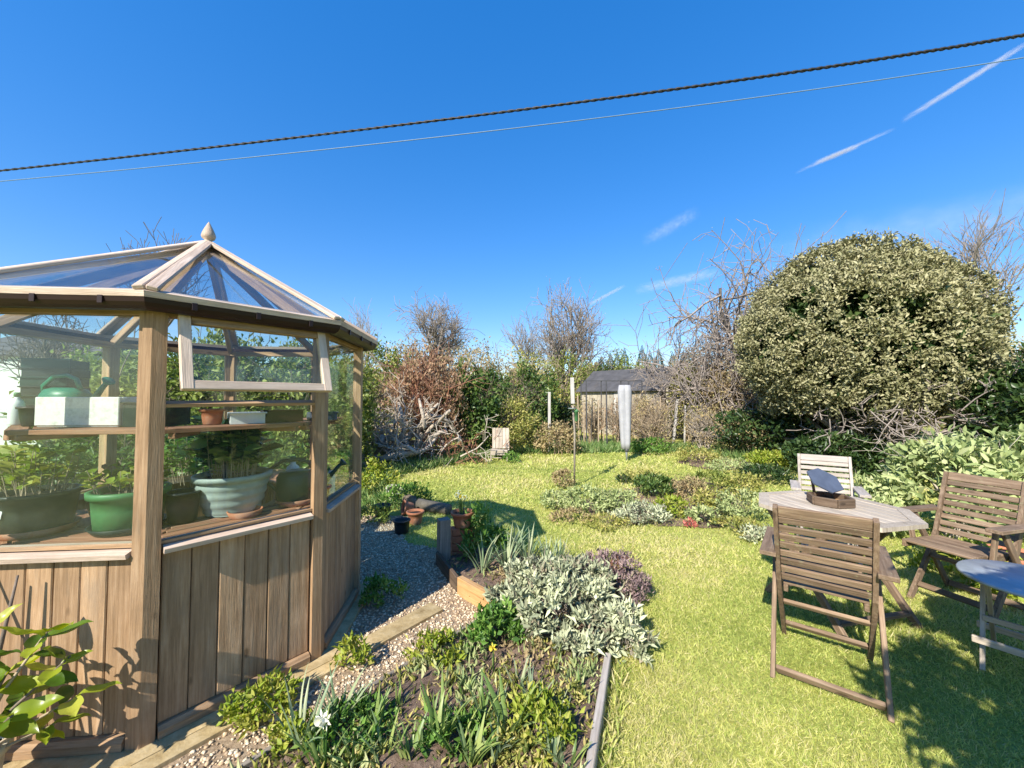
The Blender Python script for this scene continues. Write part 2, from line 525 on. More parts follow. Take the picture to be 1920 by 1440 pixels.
M['grass_long'] = leafmat('grass_long', [(.08, .16, .04), (.14, .24, .065), (.21, .31, .10), (.29, .34, .13)], .5, .3)

# ------------------------------------------------------------------ ground
gnd = part('lawn', mesh_np('lawn', [(-900, -60, 0), (900, -60, 0), (900, 2500, 0), (-900, 2500, 0)], [(0, 1, 2, 3)]), M['ground'])
tag(gnd, 'sunlit lawn and rough ground of the long garden', 'lawn', kind='structure')

GC = Vector((-2.02, 2.52, 0)); GR = .954; GA0 = R(-17.06)
def gdir(k): a = GA0 + k * PI / 4; return Vector((math.cos(a), math.sin(a), 0))
def gv(k, rad=GR, z=0.0): d = gdir(k) * rad; return Vector((d.x, d.y, z))
A_ = GC + gv(-1); B_ = GC + gv(0)
fe = (B_ - A_).normalized(); fn = Vector((fe.y, -fe.x, 0))

PATH = [(-3.6, .7), (-1.78, .7), (-.11, 2.67), (-.39, 2.96), (-.66, 3.5), (-.72, 3.85), (-1.08, 4.0), (-1.25, 4.4), (-1.3, 4.9), (-3.2, 4.9), (-3.9, 2.5)]
BED = [(-1.78, .7), (-.11, 2.67), (-.39, 2.96), (-.66, 3.5), (-.35, 3.78), (.2, 3.66), (.52, 3.15), (.62, 2.6), (.515, 2.18), (-.01, .7)]
ISLAND = [tuple(G(*p)[:2]) for p in ((1035, 945), (1048, 985), (1110, 1000), (1180, 1008), (1290, 1012), (1400, 1018), (1440, 985), (1440, 940), (1400, 905), (1330, 890), (1240, 892), (1180, 905), (1090, 915))]
FARBED = [tuple(G(*p)[:2]) for p in ((1270, 868), (1340, 885), (1420, 880), (1390, 858), (1300, 852))]

ISC = tuple(np.mean(np.array(ISLAND), 0))
def sheet(name, poly, z, mat, step=.05, amp=0.0, seed=0, edge=.0):
    rng = np.random.default_rng(seed)
    P = np.array(poly); x0, y0 = P.min(0); x1, y1 = P.max(0)
    xs = np.arange(x0 - step, x1 + step * 2, step); ys = np.arange(y0 - step, y1 + step * 2, step)
    X, Y = np.meshgrid(xs, ys); nx, ny = len(xs), len(ys)
    ph = rng.random((8, 3)) * 6.28; fr = rng.normal(size=(8, 2)) * 7
    H = sum(np.sin(X * fr[i, 0] + Y * fr[i, 1] + ph[i, 0]) for i in range(8)) / 8
    Z = z + amp * H + amp * .8 * (rng.random(X.shape) - .5)
    idx = np.arange(nx * ny).reshape(ny, nx)
    F = np.stack([idx[:-1, :-1], idx[:-1, 1:], idx[1:, 1:], idx[1:, :-1]], -1).reshape(-1, 4)
    cen = np.stack([(X[:-1, :-1] + step / 2).ravel(), (Y[:-1, :-1] + step / 2).ravel()], -1)
    F = F[in_poly(cen, poly)]
    used = np.unique(F); rem = -np.ones(nx * ny, int); rem[used] = np.arange(len(used))
    V = np.stack([X.ravel(), Y.ravel(), Z.ravel()], -1)[used]
    return part(name, mesh_np(name, V, rem[F], smooth=True), mat)
tag(sheet('gravel_path', PATH, .005, M['gravel_bed'], .06), 'pale gravel path between the greenhouse and the planted bed', 'path', kind='structure')
tag(sheet('soil_bed', BED, .05, M['soil'], .03, .022, 2), 'bare brown soil of the raised bed beside the gravel path', 'soil', kind='structure')
tag(sheet('island_bed', [(ISC[0] + (x - ISC[0]) * .72, ISC[1] + (y - ISC[1]) * .72) for x, y in ISLAND], .012, M['soil'], .06, .012, 3), 'patchy soil of the flower bed set into the lawn', 'soil', kind='structure')
tag(sheet('border_soil', FARBED, .02, M['soil'], .1, .02, 4), 'bare patch of soil at the far edge of the lawn', 'soil', kind='structure')

# concrete footing under the greenhouse with its straight strip beside the path
ft = part('concrete_footing', prism_mesh([tuple((gv(k, GR + .10))[:2]) for k in range(8)], 0, .028), M['concrete'], None, Matrix.Translation(GC))
tag(ft, 'octagonal concrete footing under the greenhouse', 'footing', kind='structure')
s0 = A_ - fe * .42; s1 = B_ + fe * .78
quad = [s0 + fn * .06, s0 + fn * .17, s1 + fn * .17, s1 + fn * .03]
tag(part('paving_strip', prism_mesh([tuple(q[:2]) for q in quad], 0, .024), M['concrete']), 'straight concrete strip along the gravel path', 'paving', kind='structure')
STRIP = [tuple(q[:2]) for q in quad]
OCT = [tuple((GC + gv(k, GR + .1))[:2]) for k in range(8)]

# loose stones
rng = np.random.default_rng(11)
def stones(name, poly, n, smin, smax, label, holes=()):
    P = np.array(poly); lo, hi = P.min(0), P.max(0)
    Q = lo + rng.random((n, 2)) * (hi - lo)
    k = in_poly(Q, poly)
    for h in holes: k &= ~in_poly(Q, h)
    k &= (Q[:, 1] > .95)
    Q = Q[k]; n = len(Q)
    t = (1 + 5 ** .5) / 2
    ico = unit(np.array([(-1, t, 0), (1, t, 0), (-1, -t, 0), (1, -t, 0), (0, -1, t), (0, 1, t), (0, -1, -t), (0, 1, -t), (t, 0, -1), (t, 0, 1), (-t, 0, -1), (-t, 0, 1)], float))
    F = np.array([(0, 11, 5), (0, 5, 1), (0, 1, 7), (0, 7, 10), (0, 10, 11), (1, 5, 9), (5, 11, 4), (11, 10, 2), (10, 7, 6), (7, 1, 8), (3, 9, 4), (3, 4, 2), (3, 2, 6), (3, 6, 8), (3, 8, 9), (4, 9, 5), (2, 4, 11), (6, 2, 10), (8, 6, 7), (9, 8, 1)])
    S = smin + (smax - smin) * rng.random(n) ** 2
    a = rng.random(n) * 6.28
    loc = ico[None] * (1 + .25 * rng.normal(size=(n, 12, 1)) * .6) * np.stack([S, S * (.6 + .4 * rng.random(n)), S * (.4 + .3 * rng.random(n))], -1)[:, None, :]
    x = loc[..., 0] * np.cos(a)[:, None] - loc[..., 1] * np.sin(a)[:, None]; y = loc[..., 0] * np.sin(a)[:, None] + loc[..., 1] * np.cos(a)[:, None]
    V = np.stack([x + Q[:, 0:1], y + Q[:, 1:2], loc[..., 2] + .006 + S[:, None] * .25], -1)
    FF = (F[None] + (np.arange(n) * 12)[:, None, None]).reshape(-1, 3)
    o = part(name, mesh_np(name, V.reshape(-1, 3), FF, attrs={'rnd': np.repeat(rng.random(n), 12)}), M['stone'])
    return tag(o, label, 'gravel', kind='stuff')
stones('gravel', PATH, 60000, .004, .0125, 'loose pale gravel stones covering the path', (OCT, STRIP, BED))

# lawn blades
def lawn_blades():
    rng = np.random.default_rng(5)
    Ps, Ls, Ws = [], [], []
    for y0, y1, x0, x1, dens, L, w in ((.9, 2.2, -.2, 3.4, 19000, .025, .0030), (2.2, 3.4, -.8, 4.6, 11000, .028, .004), (3.4, 5.2, -1.4, 6.2, 4200, .034, .0068), (5.2, 8, -2.4, 8, 1200, .05, .013), (8, 13, -4.5, 10, 420, .06, .022)):
        n = int((y1 - y0) * (x1 - x0) * dens)
        Q = np.stack([x0 + rng.random(n) * (x1 - x0), y0 + rng.random(n) * (y1 - y0)], -1)
        k = ~in_poly(Q, PATH) & ~in_poly(Q, BED)
        isl = in_poly(Q, ISLAND) | in_poly(Q, FARBED)
        k &= ~(isl & (rng.random(n) < .2))
        Q = Q[k]
        Ps.append(Q); Ls.append(L * (.55 + .8 * rng.random(len(Q)))); Ws.append(w * (.7 + .6 * rng.random(len(Q))))
    Q = np.concatenate(Ps); L = np.concatenate(Ls); Wd = np.concatenate(Ws); n = len(Q)
    low = (np.sin(Q[:, 0] * 2.1 + Q[:, 1] * 1.3) + np.sin(Q[:, 0] * 4.7 - Q[:, 1] * 3.9 + 1) + np.sin(Q[:, 0] * 9.1 + Q[:, 1] * 11.3 + 2) + np.sin(Q[:, 1] * 19 - Q[:, 0] * 16) * .7) / 3.7
    low2 = np.sin(Q[:, 0] * .9 - Q[:, 1] * 1.7 + .6) * np.sin(Q[:, 0] * 1.9 + Q[:, 1] * .8 + 2.1)
    L = L * (1 + .28 * low2 + .2 * low)
    rnd = np.clip(.5 + .22 * low + .24 * low2 + .22 * rng.normal(size=n), 0, 1)
    D = rng.normal(size=(n, 3)) * np.array([.75, .75, .15]) + np.array([0, 0, .85])
    P = np.stack([Q[:, 0], Q[:, 1], np.zeros(n)], -1)
    o = part('grass', leaf_mesh(rng, P, D, L, Wd, 'blade', rnd=rnd), M['grass'])
    tag(o, 'short sunlit yellow green grass of the mown lawn', 'grass', kind='stuff')
lawn_blades()

# ------------------------------------------------------------------ greenhouse
gh = thing('greenhouse', 'octagonal cedar greenhouse with glazed roof, brown gutter and pointed finial', 'greenhouse', GC)
GL = 2 * GR * math.sin(PI / 8)
def faceframe(f):
    a = gv(f); b = gv(f + 1); e = (b - a).normalized(); n = Vector((e.y, -e.x, 0))
    return a, b, e, n
def mitre(name, f, prof, mat, parent=gh):
    """closed section (outward offset, height) swept along face f with mitred ends; local Z runs along the face"""
    a, b, e, n = faceframe(f)
    m = frame(a, b, n); inv = m.inverted(); c = math.cos(PI / 8); k = len(prof)
    V = []
    for d in (gdir(f), gdir(f + 1)):
        for o, z in prof:
            r = GR + o / c
            V.append(inv @ Vector((d.x * r, d.y * r, z)))
    F = [(i, (i + 1) % k, k + (i + 1) % k, k + i) for i in range(k)] + [tuple(reversed(range(k))), tuple(range(k, 2 * k))]
    return part(name, fix_normals(mesh_py(name, V, F)), mat, parent, m)
def strip(name, f, prof, mat, trim=.052, parent=gh):
    """closed section butted between the two corner posts of face f"""
    a, b, e, n = faceframe(f)
    m = frame(a, b, n); inv = m.inverted(); k = len(prof)
    V = []
    for p in (a + e * trim, b - e * trim):
        for o, z in prof: V.append(inv @ (p + n * o + Vector((0, 0, z))))
    F = [(i, (i + 1) % k, k + (i + 1) % k, k + i) for i in range(k)] + [tuple(reversed(range(k))), tuple(range(k, 2 * k))]
    return part(name, fix_normals(mesh_py(name, V, F)), mat, parent, m)
def rect(o0, o1, z0, z1): return [(o0, z0), (o1, z0), (o1, z1), (o0, z1)]
Z_SILL, Z_HEAD, Z_EAVE, Z_APEX = .845, 1.862, 1.945, 2.515
RE = GR + .115
for k in range(-4, 4):
    # corner post: two mitred wings
    d = gdir(k); t1 = (gv(k + 1) - gv(k)).normalized(); t0 = (gv(k - 1) - gv(k)).normalized()
    n1 = Vector((t1.y, -t1.x, 0)); n0 = -Vector((t0.y, -t0.x, 0))
    o = gv(k, GR + .022); wl = .052
    i_ = gv(k, GR - .032)
    poly = [o, o + t1 * wl, o + t1 * wl - n1 * .05, i_, o + t0 * wl - n0 * .05, o + t0 * wl]
    part('corner_post', prism_mesh([tuple(p[:2]) for p in poly], .028, 1.90), M['cedar'], gh)
for f in range(-4, 4):
    a, b, e, n = faceframe(f)
    strip('base_plate', f, [(-.05, .03), (.028, .03), (.028, .062), (.012, .078), (-.05, .078)], M['cedar'])
    i0, i1 = .05, GL - .05; nb = 6; bw = (i1 - i0) / nb
    for j in range(nb):
        p = a + e * (i0 + (j + .5) * bw) - n * (.012 + .0015 * (j % 2))
        plank('wall_board', Vector((p.x, p.y, .079)), Vector((p.x, p.y, Z_SILL - .02)), bw - .0035, .018, M['cedar'], gh, up=n, bev=.004)
    strip('sill', f, [(-.06, Z_SILL - .022), (.036, Z_SILL - .026), (.040, Z_SILL - .006), (-.06, Z_SILL + .018)], M['cedar_pale'])
    mitre('head_rail', f, rect(-.045, .006, Z_HEAD, 1.898), M['cedar'])
    # gutter: hollow U section and the fascia behind it
    g = []
    for s in range(9):
        t = PI * s / 8; g.append((.066 - .048 * math.cos(t), 1.914 - .047 * math.sin(t)))
    for s in range(8, -1, -1):
        t = PI * s / 8; g.append((.066 - .043 * math.cos(t), 1.914 - .042 * math.sin(t)))
    mitre('gutter', f, g, M['gutter'])
    for s_ in (.16, .5, .84):
        q = a + e * GL * s_ + n * .116
        plank('gutter_clip', Vector((q.x, q.y, 1.885)), Vector((q.x, q.y, 1.918)), .02, .006, M['gutter'], gh, up=n, bev=.001)
    mitre('fascia', f, rect(.007, .018, 1.88, 1.93), M['gutter'])
    mitre('eave_bar', f, [(.070, 1.922), (.116, 1.916), (.122, 1.940), (.070, 1.960)], M['cedar_pale'])
    # roof pane
    p0 = gv(f, RE - .01, Z_EAVE + .004); p1 = gv(f + 1, RE - .01, Z_EAVE + .004); p2 = Vector((0, 0, Z_APEX - .01))
    nn = (p1 - p0).cross(p2 - p0).normalized() * .004
    part('roof_pane', fix_normals(mesh_py('roof_pane', [p0, p1, p2, p0 + nn, p1 + nn, p2 + nn], [(0, 2, 1), (3, 4, 5), (0, 1, 4, 3), (1, 2, 5, 4), (2, 0, 3, 5)])), M['glass_roof'], gh)
    # wall panes
    def pane(z0, z1, off=-.02, nm='pane'):
        q = a + e * .052 + n * off; r = b - e * .052 + n * off
        return plank(nm, Vector((q.x, q.y, (z0 + z1) / 2)), Vector((r.x, r.y, (z0 + z1) / 2)), z1 - z0, .004, M['glass'], gh, up=n, bev=0)
    if f == -1:
        pane(Z_SILL + .02, 1.452)
        mitre('transom', f, [(-.045, 1.455), (.010, 1.455), (.016, 1.47), (-.045, 1.485)], M['cedar'])
        # opening light, hung from the head rail and pushed out at the bottom
        H = .335; sw = .30
        dn = (Vector((0, 0, -math.cos(sw))) + n * math.sin(sw))
        on = (n * math.cos(sw) + Vector((0, 0, math.sin(sw))))
        q = a + e * .075 + n * .026 + Vector((0, 0, 1.872)); ww = GL - .082
        st = plank('vent_window', q + dn * H, q + dn * H + e * ww, .042, .03, M['cedar_pale'], gh, up=on)
        mi = st.matrix_basis.inverted()
        def sub(nm, s0, s1, w, t, mat, bev=.003):
            o = plank(nm, s0, s1, w, t, mat, st, up=on, bev=bev); o.matrix_basis = mi @ frame(s0, s1, on); return o
        sub('stile', q + e * .0215, q + dn * (H + .021) + e * .0215, .043, .034, M['cedar_pale'])
        sub('stile', q + e * (ww - .0215), q + dn * (H + .021) + e * (ww - .0215), .043, .034, M['cedar_pale'])
        sub('top_rail', q + dn * .02 + e * .044, q + dn * .02 + e * (ww - .044), .04, .028, M['cedar'])
        c0 = q + dn * (H * .5 + .008)
        sub('pane', c0 + e * .04, c0 + e * (ww - .04), H - .045, .004, M['glass'], 0)
    else:
        pane(Z_SILL + .02, Z_HEAD)
    mitre('glazing_bead', f, rect(-.016, .004, Z_SILL + .012, Z_SILL + .024), M['cedar'])
for k in range(-4, 4):
    d = gdir(k); s = Vector((-d.y, d.x, 0))
    p0 = gv(k, RE + .005, Z_EAVE + .008); p1 = d * .03 + Vector((0, 0, Z_APEX + .004))
    ax = (p1 - p0).normalized(); up = s.cross(ax)
    if up.z < 0: up = -up
    for sg in (-1, 1):
        q0 = p0 + s * sg * .0215; q1 = p1 + s * sg * .0115
        plank('hip_bar', q0, q1, .040, .020, M['cedar_pale'], gh, up=(up * 1.0 + s * sg * .22), bev=.004)
    plank('rafter', gv(k, GR - .02, Z_EAVE - .055), Vector((0, 0, Z_APEX - .045)) + d * .02, .032, .05, M['cedar'], gh, up=up)
lathe('finial', [(.03, 2.50), (.042, 2.515), (.042, 2.528), (.022, 2.534), (.022, 2.545), (.036, 2.556), (.041, 2.572), (.036, 2.592), (.024, 2.622), (.010, 2.652), (.002, 2.668)], M['cedar_pale'], gh, n=12)

# staging and shelf inside
def ring(name, label, cat, faces, o0, o1, z, th, nsl, mat, legs):
    t = thing(name, label, cat, GC)
    for f in faces:
        a, b, e, n = faceframe(f)
        c = math.tan(PI / 8)
        for j in range(nsl):
            o = o0 + (o1 - o0) * (j + .5) / nsl
            w = abs(o1 - o0) / nsl - .012
            q = a + n * o - e * o * c; r = b + n * o + e * o * c
            plank('slat', Vector((q.x, q.y, z)), Vector((r.x, r.y, z)), w, th, mat, t, bev=.002)
        mid0 = a + n * o0; 
        for s in (.12, .88):
            q = a + e * GL * s + n * (o0 - .01); r = a + e * (GL * .5 + (s - .5) * GL * .5) + n * (o1 + .01)
            plank('bearer', Vector((q.x, q.y, z - th * .5 - .014)), Vector((r.x, r.y, z - th * .5 - .014)), .03, .026, mat, t)
            if legs: plank('leg', Vector((r.x, r.y, .03)), Vector((r.x, r.y, z - th * .5 - .028)), .035, .035, mat, t, up=n)
    return t
ring('staging_bench', 'slatted wooden staging at sill height inside the greenhouse', 'bench', (-3, -2, -1, 0, 1, 2), -.07, -.40, .838, .018, 5, M['red_wood'], True)
ring('upper_shelf', 'slatted reddish shelf at eye level inside the greenhouse', 'shelf', (-3, -2, -1, 0), -.10, -.34, 1.342, .022, 3, M['red_wood'], False)

# ------------------------------------------------------------------ timber edging of the bed
def edging(name, label, p0, p1, h, t, mat, z0=0.0):
    p0 = Vector((p0[0], p0[1], z0)); p1 = Vector((p1[0], p1[1], z0))
    tilt = Vector((0, 0, 1))
    o = plank(name, p0 + tilt * h / 2, p1 + tilt * h / 2, t, h, mat, None, up=(0, 0, 1), bev=.004)
    return tag(o, label, 'edging', 'timber edging boards')
edging('edging_board', 'long thin timber edging between gravel path and soil bed', (-1.78, .71), (-.13, 2.655), .062, .022, M['timber_grey'])
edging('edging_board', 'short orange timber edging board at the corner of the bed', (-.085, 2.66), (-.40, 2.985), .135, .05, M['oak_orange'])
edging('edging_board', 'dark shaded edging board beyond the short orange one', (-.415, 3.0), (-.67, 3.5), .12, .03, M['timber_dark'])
edging('edging_board', 'grey edging board between the front bed and the lawn', (.535, 2.19), (.0, .7), .08, .034, M['teak_ash'])

# ------------------------------------------------------------------ folding slatted chairs
def build_chair(label, mat, loc, face, group='wooden folding garden chairs'):
    """facing local +Y; back leans towards -Y"""
    t = thing('folding_chair', label, 'chair', loc, math.atan2(face[1], face[0]) - PI / 2, group)
    hw = .213
    top = Vector((0, -.245, .91)); mid = Vector((0, -.085, .47)); foot = Vector((0, .26, .0))
    X = Vector((1, 0, 0))
    bax = (top - mid).normalized(); bup = X.cross(bax)
    for s in (-1, 1):
        pts = [foot, Vector((0, .10, .20)), Vector((0, -.015, .36)), mid, mid.lerp(top, .5), top]
        V = []; F = []
        for i, p in enumerate(pts):
            d = (pts[min(i + 1, 5)] - pts[max(i - 1, 0)]).normalized(); u = X.cross(d)
            for a, b in ((-.011, -.021), (.011, -.021), (.011, .021), (-.011, .021)): V.append(p + X * (s * (hw - .012) + a) + u * b)
        for i in range(5):
            for k in range(4): F.append((i * 4 + k, i * 4 + (k + 1) % 4, i * 4 + 4 + (k + 1) % 4, i * 4 + 4 + k))
        F += [(0, 1, 2, 3), (20, 21, 22, 23)]
        part('back_stile', fix_normals(mesh_py('back_stile', V, F)), mat, t)
        xo = s * (hw + .014)
        plank('rear_leg', Vector((xo, -.27, 0)), Vector((xo, .12, .615)), .022, .044, mat, t, up=(0, 1, .6))
        plank('arm_rest', Vector((xo + s * .016, -.20, .630)), Vector((xo + s * .016, .27, .640)), .078, .024, mat, t)
        plank('arm_post', Vector((s * (hw - .012), .19, .43)), Vector((s * (hw + .012), .20, .625)), .022, .036, mat, t, up=(0, 1, 0))
        plank('seat_rail', Vector((s * (hw - .042), -.07, .412)), Vector((s * (hw - .042), .36, .43)), .022, .04, mat, t)
    n = 9
    iw = hw - .024
    for j in range(n):
        f = .04 + .90 * j / (n - 1)
        p = mid.lerp(top, f)
        h = .037 if j < n - 1 else .062
        plank('back_slat', p - X * iw, p + X * iw, h, .016, mat, t, up=bup)
    for j in range(8):
        y = -.04 + j * .054
        z = .437 + (y + .07) * .04
        plank('seat_slat', Vector((-hw + .03, y, z)), Vector((hw - .03, y, z)), .042, .016, mat, t)
    plank('stretcher', Vector((-hw, -.243, .045)), Vector((hw, -.243, .045)), .042, .022, mat, t, up=(0, 1, .6))
    plank('stretcher', Vector((-hw + .024, .175, .105)), Vector((hw - .024, .175, .105)), .040, .022, mat, t, up=(0, 1, .9))
    plank('stretcher', Vector((-hw + .024, .02, .30)), Vector((hw - .024, .02, .30)), .034, .02, mat, t, up=(0, 1, .9))
    return t
TC = Vector((2.29, 2.78, 0))
build_chair('weathered brown slatted folding chair nearest on the lawn, seen from behind', M['teak_grey'], (1.74, 2.18, 0), (.617, .787))
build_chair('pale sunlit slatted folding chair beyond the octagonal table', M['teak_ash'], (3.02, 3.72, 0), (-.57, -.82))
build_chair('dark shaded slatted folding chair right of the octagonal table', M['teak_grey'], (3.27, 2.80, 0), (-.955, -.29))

# octagonal folding table
tb = thing('garden_table', 'weathered octagonal slatted wooden table between the folding chairs', 'table', TC, R(12))
TRd = .475; ap = TRd * math.cos(PI / 8)
for j in range(11):
    x = -ap + (j + .5) * 2 * ap / 11; h0 = abs(x)
    half = ap if h0 < TRd * math.sin(PI / 8) else ap - (h0 - TRd * math.sin(PI / 8)) * 1.0
    half -= .065
    if half > .05: plank('top_slat', Vector((x, -half, .709)), Vector((x, half, .709)), 2 * ap / 11 - .006, .02, M['teak_pale'], tb)
for k in range(8):
    a0 = PI / 8 + k * PI / 4; a1 = a0 + PI / 4
    V = []
    for z in (.696, .722):
        for rr, aa in ((TRd, a0), (TRd, a1), (TRd - .075, a1), (TRd - .075, a0)): V.append((rr * math.cos(aa), rr * math.sin(aa), z))
    part('edge_rail', fix_normals(mesh_py('edge_rail', V, [(0, 1, 2, 3), (4, 5, 6, 7), (0, 1, 5, 4), (1, 2, 6, 5), (2, 3, 7, 6), (3, 0, 4, 7)])), M['teak_pale'], tb)
for s in (-1, 1):
    plank('leg', Vector((s * .30, -.30, 0)), Vector((s * .30, .24, .69)), .03, .045, M['teak_grey'], tb, up=(0, 1, .6))
    plank('leg', Vector((s * .26, .30, 0)), Vector((s * .26, -.24, .69)), .03, .045, M['teak_grey'], tb, up=(0, -1, .6))
plank('stretcher', (-.30, -.25, .07), (.30, -.25, .07), .04, .022, M['teak_grey'], tb)
plank('stretcher', (-.26, .25, .07), (.26, .25, .07), .04, .022, M['teak_grey'], tb)

# hexagonal tray with its tilted slate lid on the table
hx = thing('bird_table', 'hexagonal dark wooden tray with tilted slate blue lid on the table', 'bird table', (2.33, 2.84, .7225), R(8))
def hexa(r, z): return [(r * math.cos(k * PI / 3), r * math.sin(k * PI / 3), z) for k in range(6)]
part('tray_base', prism_mesh([p[:2] for p in hexa(.125, 0)], .0, .022), M['oak_orange'], hx)
for k in range(6):
    a, b = Vector(hexa(.132, .03)[k]), Vector(hexa(.132, .03)[(k + 1) % 6])
    plank('tray_side', a, b, .022, .06, M['timber_dark'], hx)
plank('lid_post', (.09, .05, .022), (.095, .07, .17), .016, .016, M['timber_dark'], hx, up=(1, 0, 0))
plank('lid_post', (-.03, .09, .022), (-.04, .11, .19), .016, .016, M['timber_dark'], hx, up=(1, 0, 0))
lid = part('lid', prism_mesh([p[:2] for p in hexa(.12, 0)], 0, .01), M['slate'], hx)
lid.location = (.01, .05, .155); lid.rotation_euler = (R(38), R(-8), R(10))

# small round folding table in the shade
st_ = thing('side_table', 'small round blue grey folding table in the shade by the dark chair', 'table', (2.86, 2.12, 0), R(-53))
lathe('table_top', [(.275, .478), (.295, .482), (.298, .491), (.292, .500), (.02, .504)], M['table_blue'], st_, n=40)
for s in (-1, 1):
    plank('leg', Vector((s * .20, -.2, 0)), Vector((s * .20, .17, .477)), .034, .02, M['teak_pale'], st_, up=(1, 0, 0))
    plank('leg', Vector((s * .17, .2, 0)), Vector((s * .17, -.17, .477)), .034, .02, M['teak_pale'], st_, up=(1, 0, 0))
plank('stretcher', (-.235, -.19, .16), (.235, -.19, .16), .02, .036, M['teak_pale'], st_)
plank('stretcher', (-.235, .18, .11), (.235, .18, .11), .02, .036, M['teak_pale'], st_)
plank('stretcher', (-.2, -.05, .24), (.2, -.05, .24), .02, .03, M['teak_pale'], st_)

# ------------------------------------------------------------------ pots and things in the greenhouse
def pot(name, label, loc, r0, r1, h, mat, rim=.02, cat='pot', group=None, soil=True, rz=0.0, ribs=0):
    t = thing(name, label, cat, loc, rz, group)
    prof = [(r0 * .9, 0), (r0, .004)]
    if ribs:
        for i in range(ribs * 4 + 1):
            f = i / (ribs * 4); prof.append((r0 + (r1 - r0) * f ** .7 + .0035 * math.sin(i * PI / 2), .004 + (h - rim) * f))
    else:
        prof += [(r0 + (r1 - r0) * .5, h * .5), (r1 - .004, h - rim)]
    prof += [(r1 + rim * .4, h - rim), (r1 + rim * .45, h - .002), (r1 + rim * .25, h), (r1 - .008, h), (r1 - .012, h - .03)]
    lathe('body', prof, mat, t, n=32)
    if soil: lathe('compost', [(r1 - .014, h - .04), (r1 - .013, h - .026), (.01, h - .018)], M['soil_pot'], t, n=20)
    return t
def saucer(label, loc, r, mat=None, group='saucers'):
    o = lathe('saucer', [(r * .82, 0), (r * .84, .002), (r, .034), (r - .006, .036), (r * .8, .008), (.01, .007)], mat or M['terracotta'], None, loc, 32)
    return tag(o, label, 'saucer', group)
ZB = .848
PD = pot('plant_pot', 'dark green pot with leafy seedlings on saucer by the front glass', (-2.30, 1.885, ZB + .012), .115, .14, .19, M['pot_dark'], group='greenhouse pots')
saucer('terracotta saucer under the dark green pot inside front glass', (-2.30, 1.885, ZB), .145)
PG = pot('plant_pot', 'mid green plastic pot with pansies behind the front glass', (-1.90, 1.93, ZB + .012), .125, .142, .19, M['pot_green'], .03, group='greenhouse pots')
saucer('dark saucer under the mid green pansy pot', (-1.90, 1.93, ZB), .15, M['pot_dark'])
PS = pot('planter_bowl', 'pale sage green ribbed bowl planter behind the side glass', (-1.60, 2.225, ZB), .125, .178, .22, M['pot_sage'], .03, 'planter', ribs=4)
saucer('terracotta saucer below the dark watering can', (-1.33, 2.40, ZB), .12)
lab = part('plant_label', box_mesh(.05, .002, .035, 0), M['white'], PD, Matrix.Translation((-.03, -.135, .09)) @ Matrix.Rotation(R(-10), 4, 'X'))

def watering_can(label, loc, rz, mat, s=1.0):
    t = thing('watering_can', label, 'watering can', loc, rz, 'watering cans')
    V = []; F = []; n = 20
    for (a, b, z) in ((.10, .075, 0), (.115, .085, .02), (.115, .085, .15), (.095, .07, .18), (.05, .05, .19)):
        for i in range(n):
            q = 2 * PI * i / n; V.append((a * s * math.cos(q), b * s * math.sin(q), z * s))
    for j in range(4):
        for i in range(n): F.append((j * n + i, j * n + (i + 1) % n, (j + 1) * n + (i + 1) % n, (j + 1) * n + i))
    F += [tuple(reversed(range(n))), tuple(range(4 * n, 5 * n))]
    part('tank', mesh_py('tank', V, F, True), mat, t)
    tube('spout', [Vector(p) * s for p in ((.10, 0, .05), (.16, 0, .11), (.22, 0, .185), (.25, 0, .215))], [.022 * s, .017 * s, .012 * s, .011 * s], mat, t, 10)
    ro = lathe('rose', [(.010 * s, 0), (.028 * s, .025 * s), (.026 * s, .028 * s)], mat, t, n=14)
    ro.matrix_basis = frame(Vector((.243, 0, .208)) * s, Vector((.30, 0, .26)) * s, (0, 1, 0))
    tube('handle', [Vector(p) * s for p in ((-.10, 0, .06), (-.16, 0, .12), (-.15, 0, .20), (-.08, 0, .25), (.0, 0, .255), (.06, 0, .235), (.09, 0, .18))], [.011 * s] * 7, mat, t, 8)
    return t
watering_can('bright green plastic watering can behind the white foam box', (-2.46, 2.12, 1.354), R(-8), M['can_green'], 1.05)
watering_can('dark green watering can on staging beside the ribbed bowl', (-1.33, 2.40, ZB + .014), R(20), M['can_dark'], 1.0)

fb = thing('foam_box', 'speckled white foam box on the shelf behind the front glass', 'box', (-2.13, 1.965, 1.354), R(3))
for p0, p1, w, t in (((-.19, -.07, .007), (.19, -.07, .007), None, None),):
    plank('bottom', (-.19, 0, .008), (.19, 0, .008), .16, .016, M['foam'], fb)
plank('front_side', (-.195, -.078, .078), (.195, -.078, .078), .018, .14, M['foam'], fb)
plank('back_side', (-.195, .078, .078), (.195, .078, .078), .018, .14, M['foam'], fb)
plank('end_side', (-.186, -.068, .0775), (-.186, .068, .0775), .018, .139, M['foam'], fb)
plank('end_side', (.186, -.068, .0775), (.186, .068, .0775), .018, .139, M['foam'], fb)
def tray(label, loc, w, d, h, mat, rz=0.0, group='seed trays'):
    t = thing('seed_tray', label, 'tray', loc, rz, group)
    plank('bottom', (-w / 2, 0, .004), (w / 2, 0, .004), d, .006, mat, t, bev=.001)
    for s in (-1, 1):
        plank('long_side', (-w / 2, s * d / 2, h / 2), (w / 2, s * d / 2, h / 2), .006, h, mat, t, bev=.001)
        plank('short_side', (s * (w / 2 - .003), -d / 2 + .004, h / 2), (s * (w / 2 - .003), d / 2 - .004, h / 2), .006, h - .002, mat, t, bev=.001)
    plank('rim', (-w / 2 - .008, -d / 2 - .004, h), (w / 2 + .008, -d / 2 - .004, h), .016, .008, mat, t, bev=.001)
    return t
